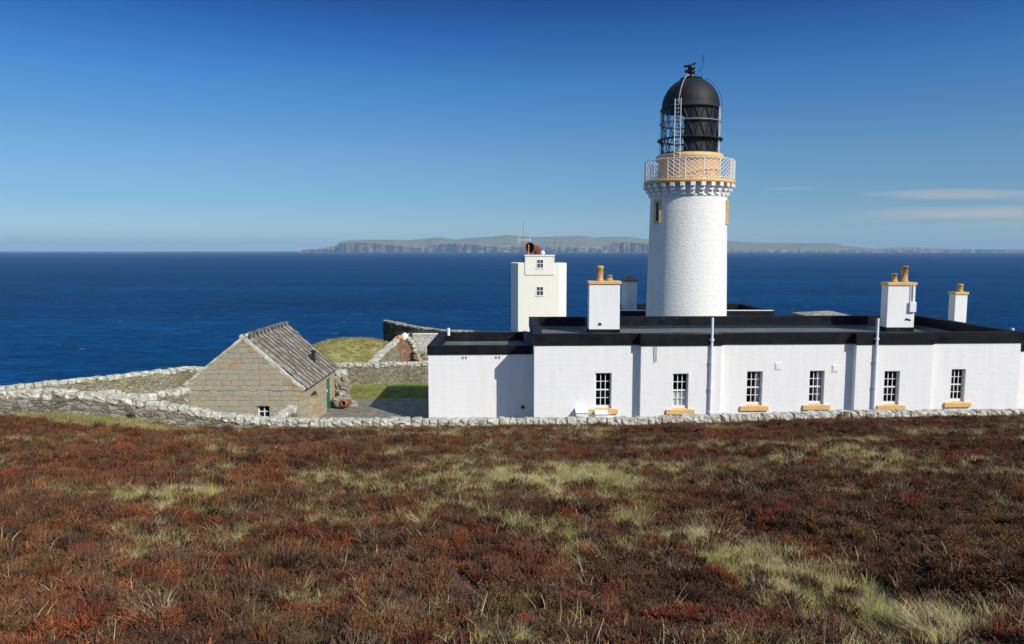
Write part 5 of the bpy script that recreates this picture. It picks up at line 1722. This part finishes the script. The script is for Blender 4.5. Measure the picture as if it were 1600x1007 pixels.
# where grass grows among the heather: soft ellipses seen in the photograph, carried to the ground
PATCH = [(240, 775, 130, 13, .8), (310, 800, 60, 12, .6), (520, 752, 90, 9, .7), (630, 775, 50, 12, .6), (600, 770, 40, 12, .5), (850, 750, 190, 17, 1.0), (930, 742, 90, 15, 1.0), (1000, 765, 60, 12, .6),
         (1050, 735, 100, 14, .7), (1330, 718, 130, 11, .9), (1260, 740, 140, 12, .7), (1450, 735, 110, 14, .7), (1540, 745, 70, 10, .5), (870, 835, 55, 16, .8), (900, 868, 50, 22, .8), (920, 893, 30, 12, .9),
         (990, 815, 45, 14, .9), (1100, 838, 60, 18, .8), (1180, 872, 90, 22, .9), (1240, 905, 80, 26, .9), (1310, 935, 90, 28, .9), (1400, 975, 110, 30, .9), (1480, 985, 90, 35, 1.0), (1560, 960, 60, 20, .6),
         (1130, 770, 60, 14, .5), (1350, 770, 90, 12, .5), (1010, 860, 50, 14, .5), (230, 905, 60, 12, .4), (640, 965, 60, 16, .4), (780, 935, 50, 14, .35), (300, 860, 50, 12, .35), (60, 770, 60, 12, .35),
         (500, 800, 60, 10, .5), (470, 860, 50, 10, .3), (330, 690, 90, 5, .3), (1100, 700, 80, 6, .4), (780, 700, 70, 5, .25)]
def grass_w(x, y, z):
    c, s = math.cos(PITCH), math.sin(PITCH)
    dz = z - EYE
    d = y * c - dz * s; u = y * s + dz * c
    d = np.where(d > .5, d, np.nan)
    px_ = 800 + FPX * x / d; py_ = 503.5 - FPX * u / d
    w = np.zeros_like(x)
    wob = (fbm(x * .9, y * .9, 51, 3) - .5) * 1.5
    for (cx, cy, rx, ry, k_) in PATCH:
        q = 1.25 - np.sqrt(((px_ - cx) / rx) ** 2 + ((py_ - cy) / ry) ** 2) + wob
        w = np.maximum(w, np.nan_to_num(np.clip(q * 1.2, 0, 1) * k_))
    # strip of dry grass in front of the wall on the left
    yw = np.interp(x, w1x, w1y)
    st = np.clip((-11.5 - x) / 3, 0, 1) * np.clip((2.6 + np.clip((-14 - x) * .12, 0, 1.5) + wob * .9 - (yw - y)) / .6, 0, 1)
    rnd = np.clip((fbm(x * .5, y * .5, 77, 4) - .55) * 8, 0, .48)
    return np.maximum(w, rnd), st

# densities: finer and more numerous near the camera
hx_, hy_ = [], []
for (y0, y1, dn) in ((-2.5, 0.5, 40), (0.5, 6, 85), (6, 12, 62), (12, 20, 38), (20, 34, 26)):
    w0, w1_ = abs(y0) * .95 + 9.5, y1 * .95 + 9.5
    area = (w0 + w1_) * (y1 - y0)
    n = int(area * dn)
    y = rng.uniform(y0, y1, n); x = rng.uniform(-1, 1, n) * (np.abs(y) * .95 + 9.5)
    k_ = y < np.interp(x, w1x, w1y) - .1
    hx_.append(x[k_]); hy_.append(y[k_])
X = np.concatenate(hx_); Y = np.concatenate(hy_); Z = moor_z(X, Y)
gw, st = grass_w(X, Y, Z)
# grass stands thicker than heather: extra tufts where the patches are
ex = rng.integers(0, len(X), 230000); jx = X[ex] + rng.normal(0, .12, len(ex)); jy = Y[ex] + rng.normal(0, .12, len(ex))
kk = (rng.uniform(size=len(ex)) < gw[ex] * .55) & (jy < np.interp(jx, w1x, w1y) - .12)
nx_, ny_ = jx[kk], jy[kk]
X = np.concatenate([X, nx_]); Y = np.concatenate([Y, ny_]); Z = moor_z(X, Y)
gw = np.concatenate([gw, np.full(len(nx_), 9.0)]); st = np.concatenate([st, np.zeros(len(nx_))])
u_ = rng.uniform(size=len(X))
is_g = (u_ < gw * .93); is_v = (rng.uniform(size=len(X)) < st * .97)
is_h = ~(is_g | is_v)
print('scatter', len(X), is_g.sum(), is_v.sum(), is_h.sum())
def rots(n, t=.18):
    return np.stack([rng.normal(0, t, n), rng.normal(0, t, n), rng.uniform(0, 6.283, n)], -1)
# heather
hs = [clump_heather('h', 100 + i, (78, 68, 86, 74)[i], (.13, .11, .15, .12)[i], (.15, .13, .17, .20)[i], M['heather']) for i in range(4)]
hs += [clump_heather('h', 110 + i, 26, .13, .17, M['heather_dead']) for i in range(2)]
n = is_h.sum()
idx = rng.choice(6, n, p=[.21, .21, .20, .16, .12, .10])
sc = rng.uniform(.75, 1.25, n) * (0.85 + 0.5 * vnoise(X[is_h] * .8, Y[is_h] * .8, 5)) * np.interp(Y[is_h], [2, 10, 30], [.85, 1.05, 1.5])
scl = np.stack([sc, sc, sc * rng.uniform(.7, 1.15, n) * np.interp(Y[is_h], [4, 12, 30], [.78, .9, .8])], -1)
scatter('heather', np.stack([X[is_h], Y[is_h], Z[is_h]], -1), idx, rots(n), scl, hs, 'rust brown heather covering the slope in front of the wall')
# grass in the patches
gs = [clump_grass('g', 200 + i, (52, 46, 40)[i], .11, (.15, .19, .12)[i], M['blades'], w=.0026, bend=.95, lean=(-.28, -.1)) for i in range(3)] + [clump_grass('g', 210 + i, 46, .09, .21, M['straw'], w=.0026, bend=1.0, lean=(-.4, -.1)) for i in range(2)]
n = is_g.sum()
idx = rng.choice(5, n, p=[.30, .24, .30, .09, .07])
sc = rng.uniform(.7, 1.2, n) * np.interp(Y[is_g], [2, 10, 30], [.52, .80, 1.25])
scatter('moor_grass', np.stack([X[is_g], Y[is_g], Z[is_g]], -1), idx, rots(n, .25), np.stack([sc, sc, sc], -1), gs, 'pale grass growing in patches between the heather')
vs_ = [clump_grass('v', 300 + i, 36, .13, (.16, .20)[i], M['verge_grass'], w=.005, bend=.9) for i in range(2)]
n = is_v.sum()
sc = rng.uniform(.8, 1.5, n)
scatter('verge_grass', np.stack([X[is_v], Y[is_v], Z[is_v]], -1), rng.choice(2, n), rots(n, .25), np.stack([sc, sc, sc * .9], -1), vs_, 'dry yellow grass strip along the foot of the wall on the left')
# single dead stalks standing through the heather
n = 3200
y = rng.uniform(3, 30, n) ; x = rng.uniform(-1, 1, n) * (y * .72 * 1.2 + 2)
k_ = y < np.interp(x, w1x, w1y) - .4
x, y = x[k_], y[k_]; n = len(x)
ss = [clump_grass('s', 400 + i, 12, .12, .17, M['straw'], w=.003, bend=1.0) for i in range(3)]
sc = rng.uniform(.6, 1.25, n)
scatter('dead_stalks', np.stack([x, y, moor_z(x, y)], -1), rng.choice(3, n), rots(n, .3), np.stack([sc, sc, sc], -1), ss, 'dead straw stalks standing through the heather')
# the big straw tussock in the middle of the slope and some smaller ones
q = None
def ground_hit(px_, py_):
    Yb = np.linspace(2.5, 32, 3000)
    v = 503.5 - py_
    yd = FPX * math.cos(PITCH) + v * math.sin(PITCH)
    xx = (px_ - 800) * Yb / yd; zz = EYE + (-FPX * math.sin(PITCH) + v * math.cos(PITCH)) * Yb / yd
    gz = moor_z(xx, Yb)
    i = int(np.argmax(zz <= gz + .02))
    return float(xx[i]), float(Yb[i]), float(gz[i])
TUS = [(990, 812, .22, .25, 420, 'largest straw tussock standing in the middle of the heather slope'),
       (665, 815, .16, .22, 140, 'small pale straw tussock left of the middle of the slope'),
       (232, 960, .15, .17, 170, 'pale straw tussock in the lower left of the slope'),
       (575, 845, .12, .18, 120, 'small straw tussock below the left end of the long grass patch'),
       (1470, 985, .22, .22, 380, 'long bent straw tussock in the lower right corner')]
for i, (px_, py_, rad, h, n, lab) in enumerate(TUS):
    g = ground_hit(px_, py_)
    o = clump_grass('grass_tussock', 500 + i, n, rad, h, M['straw'], w=.0035, bend=1.0, lean=(-.35, .0))
    o.location = g
    COL.objects.link(o)
    tag(o, lab, 'grass tussock', 'straw tussocks in the heather')
# low turf on the yard strip, on the mound and along the cliff top
n = 16000
x = rng.uniform(-26, -4.3, n); y = rng.uniform(42.0, 63, n)
keep = (y < edge_y(x) + 1.0) & ~((y < 47.6) & (y > 45.2)) & ~((x > -9.6) & (y > 45)) & ~((x < -9.2) & (y < 45.3) & (x > -16.2) & (y < 42)) & (y > np.where(x < -20.5, 99, 0)) 
x, y = x[keep], y[keep]; n = len(x)
ts = [clump_grass('t', 600 + i, 26, .20, (.08, .12)[i], M['turf_blade'] if 'turf_blade' in M else M['verge_grass'], w=.009, bend=.9) for i in range(2)]
sc = rng.uniform(.7, 1.3, n)
scatter('turf', np.stack([x, y, headland_z(x, y)], -1), rng.choice(2, n), rots(n, .2), np.stack([sc, sc, sc], -1), ts, 'short yellow green turf behind the garden wall')

# ------------------------------------------------------------------ sea air
hz = NT('sea_haze')
hz.t.nodes.remove(hz.b)
pv = hz.n('ShaderNodeVolumePrincipled')
pv.inputs['Color'].default_value = (0.50, 0.77, 1.0, 1)
pv.inputs['Density'].default_value = 2.6e-5
pv.inputs['Anisotropy'].default_value = 0.0
hz.t.links.new(pv.outputs[0], hz.out.inputs['Volume'])
HAZE_TOP = 640.0
mb = MB(); mb.box(-59000, 59000, -59000, 59500, -140, HAZE_TOP)
hz_o = mb.build('haze', hz.m)
tag(hz_o, 'thin pale sea air fading the far island', kind='stuff')
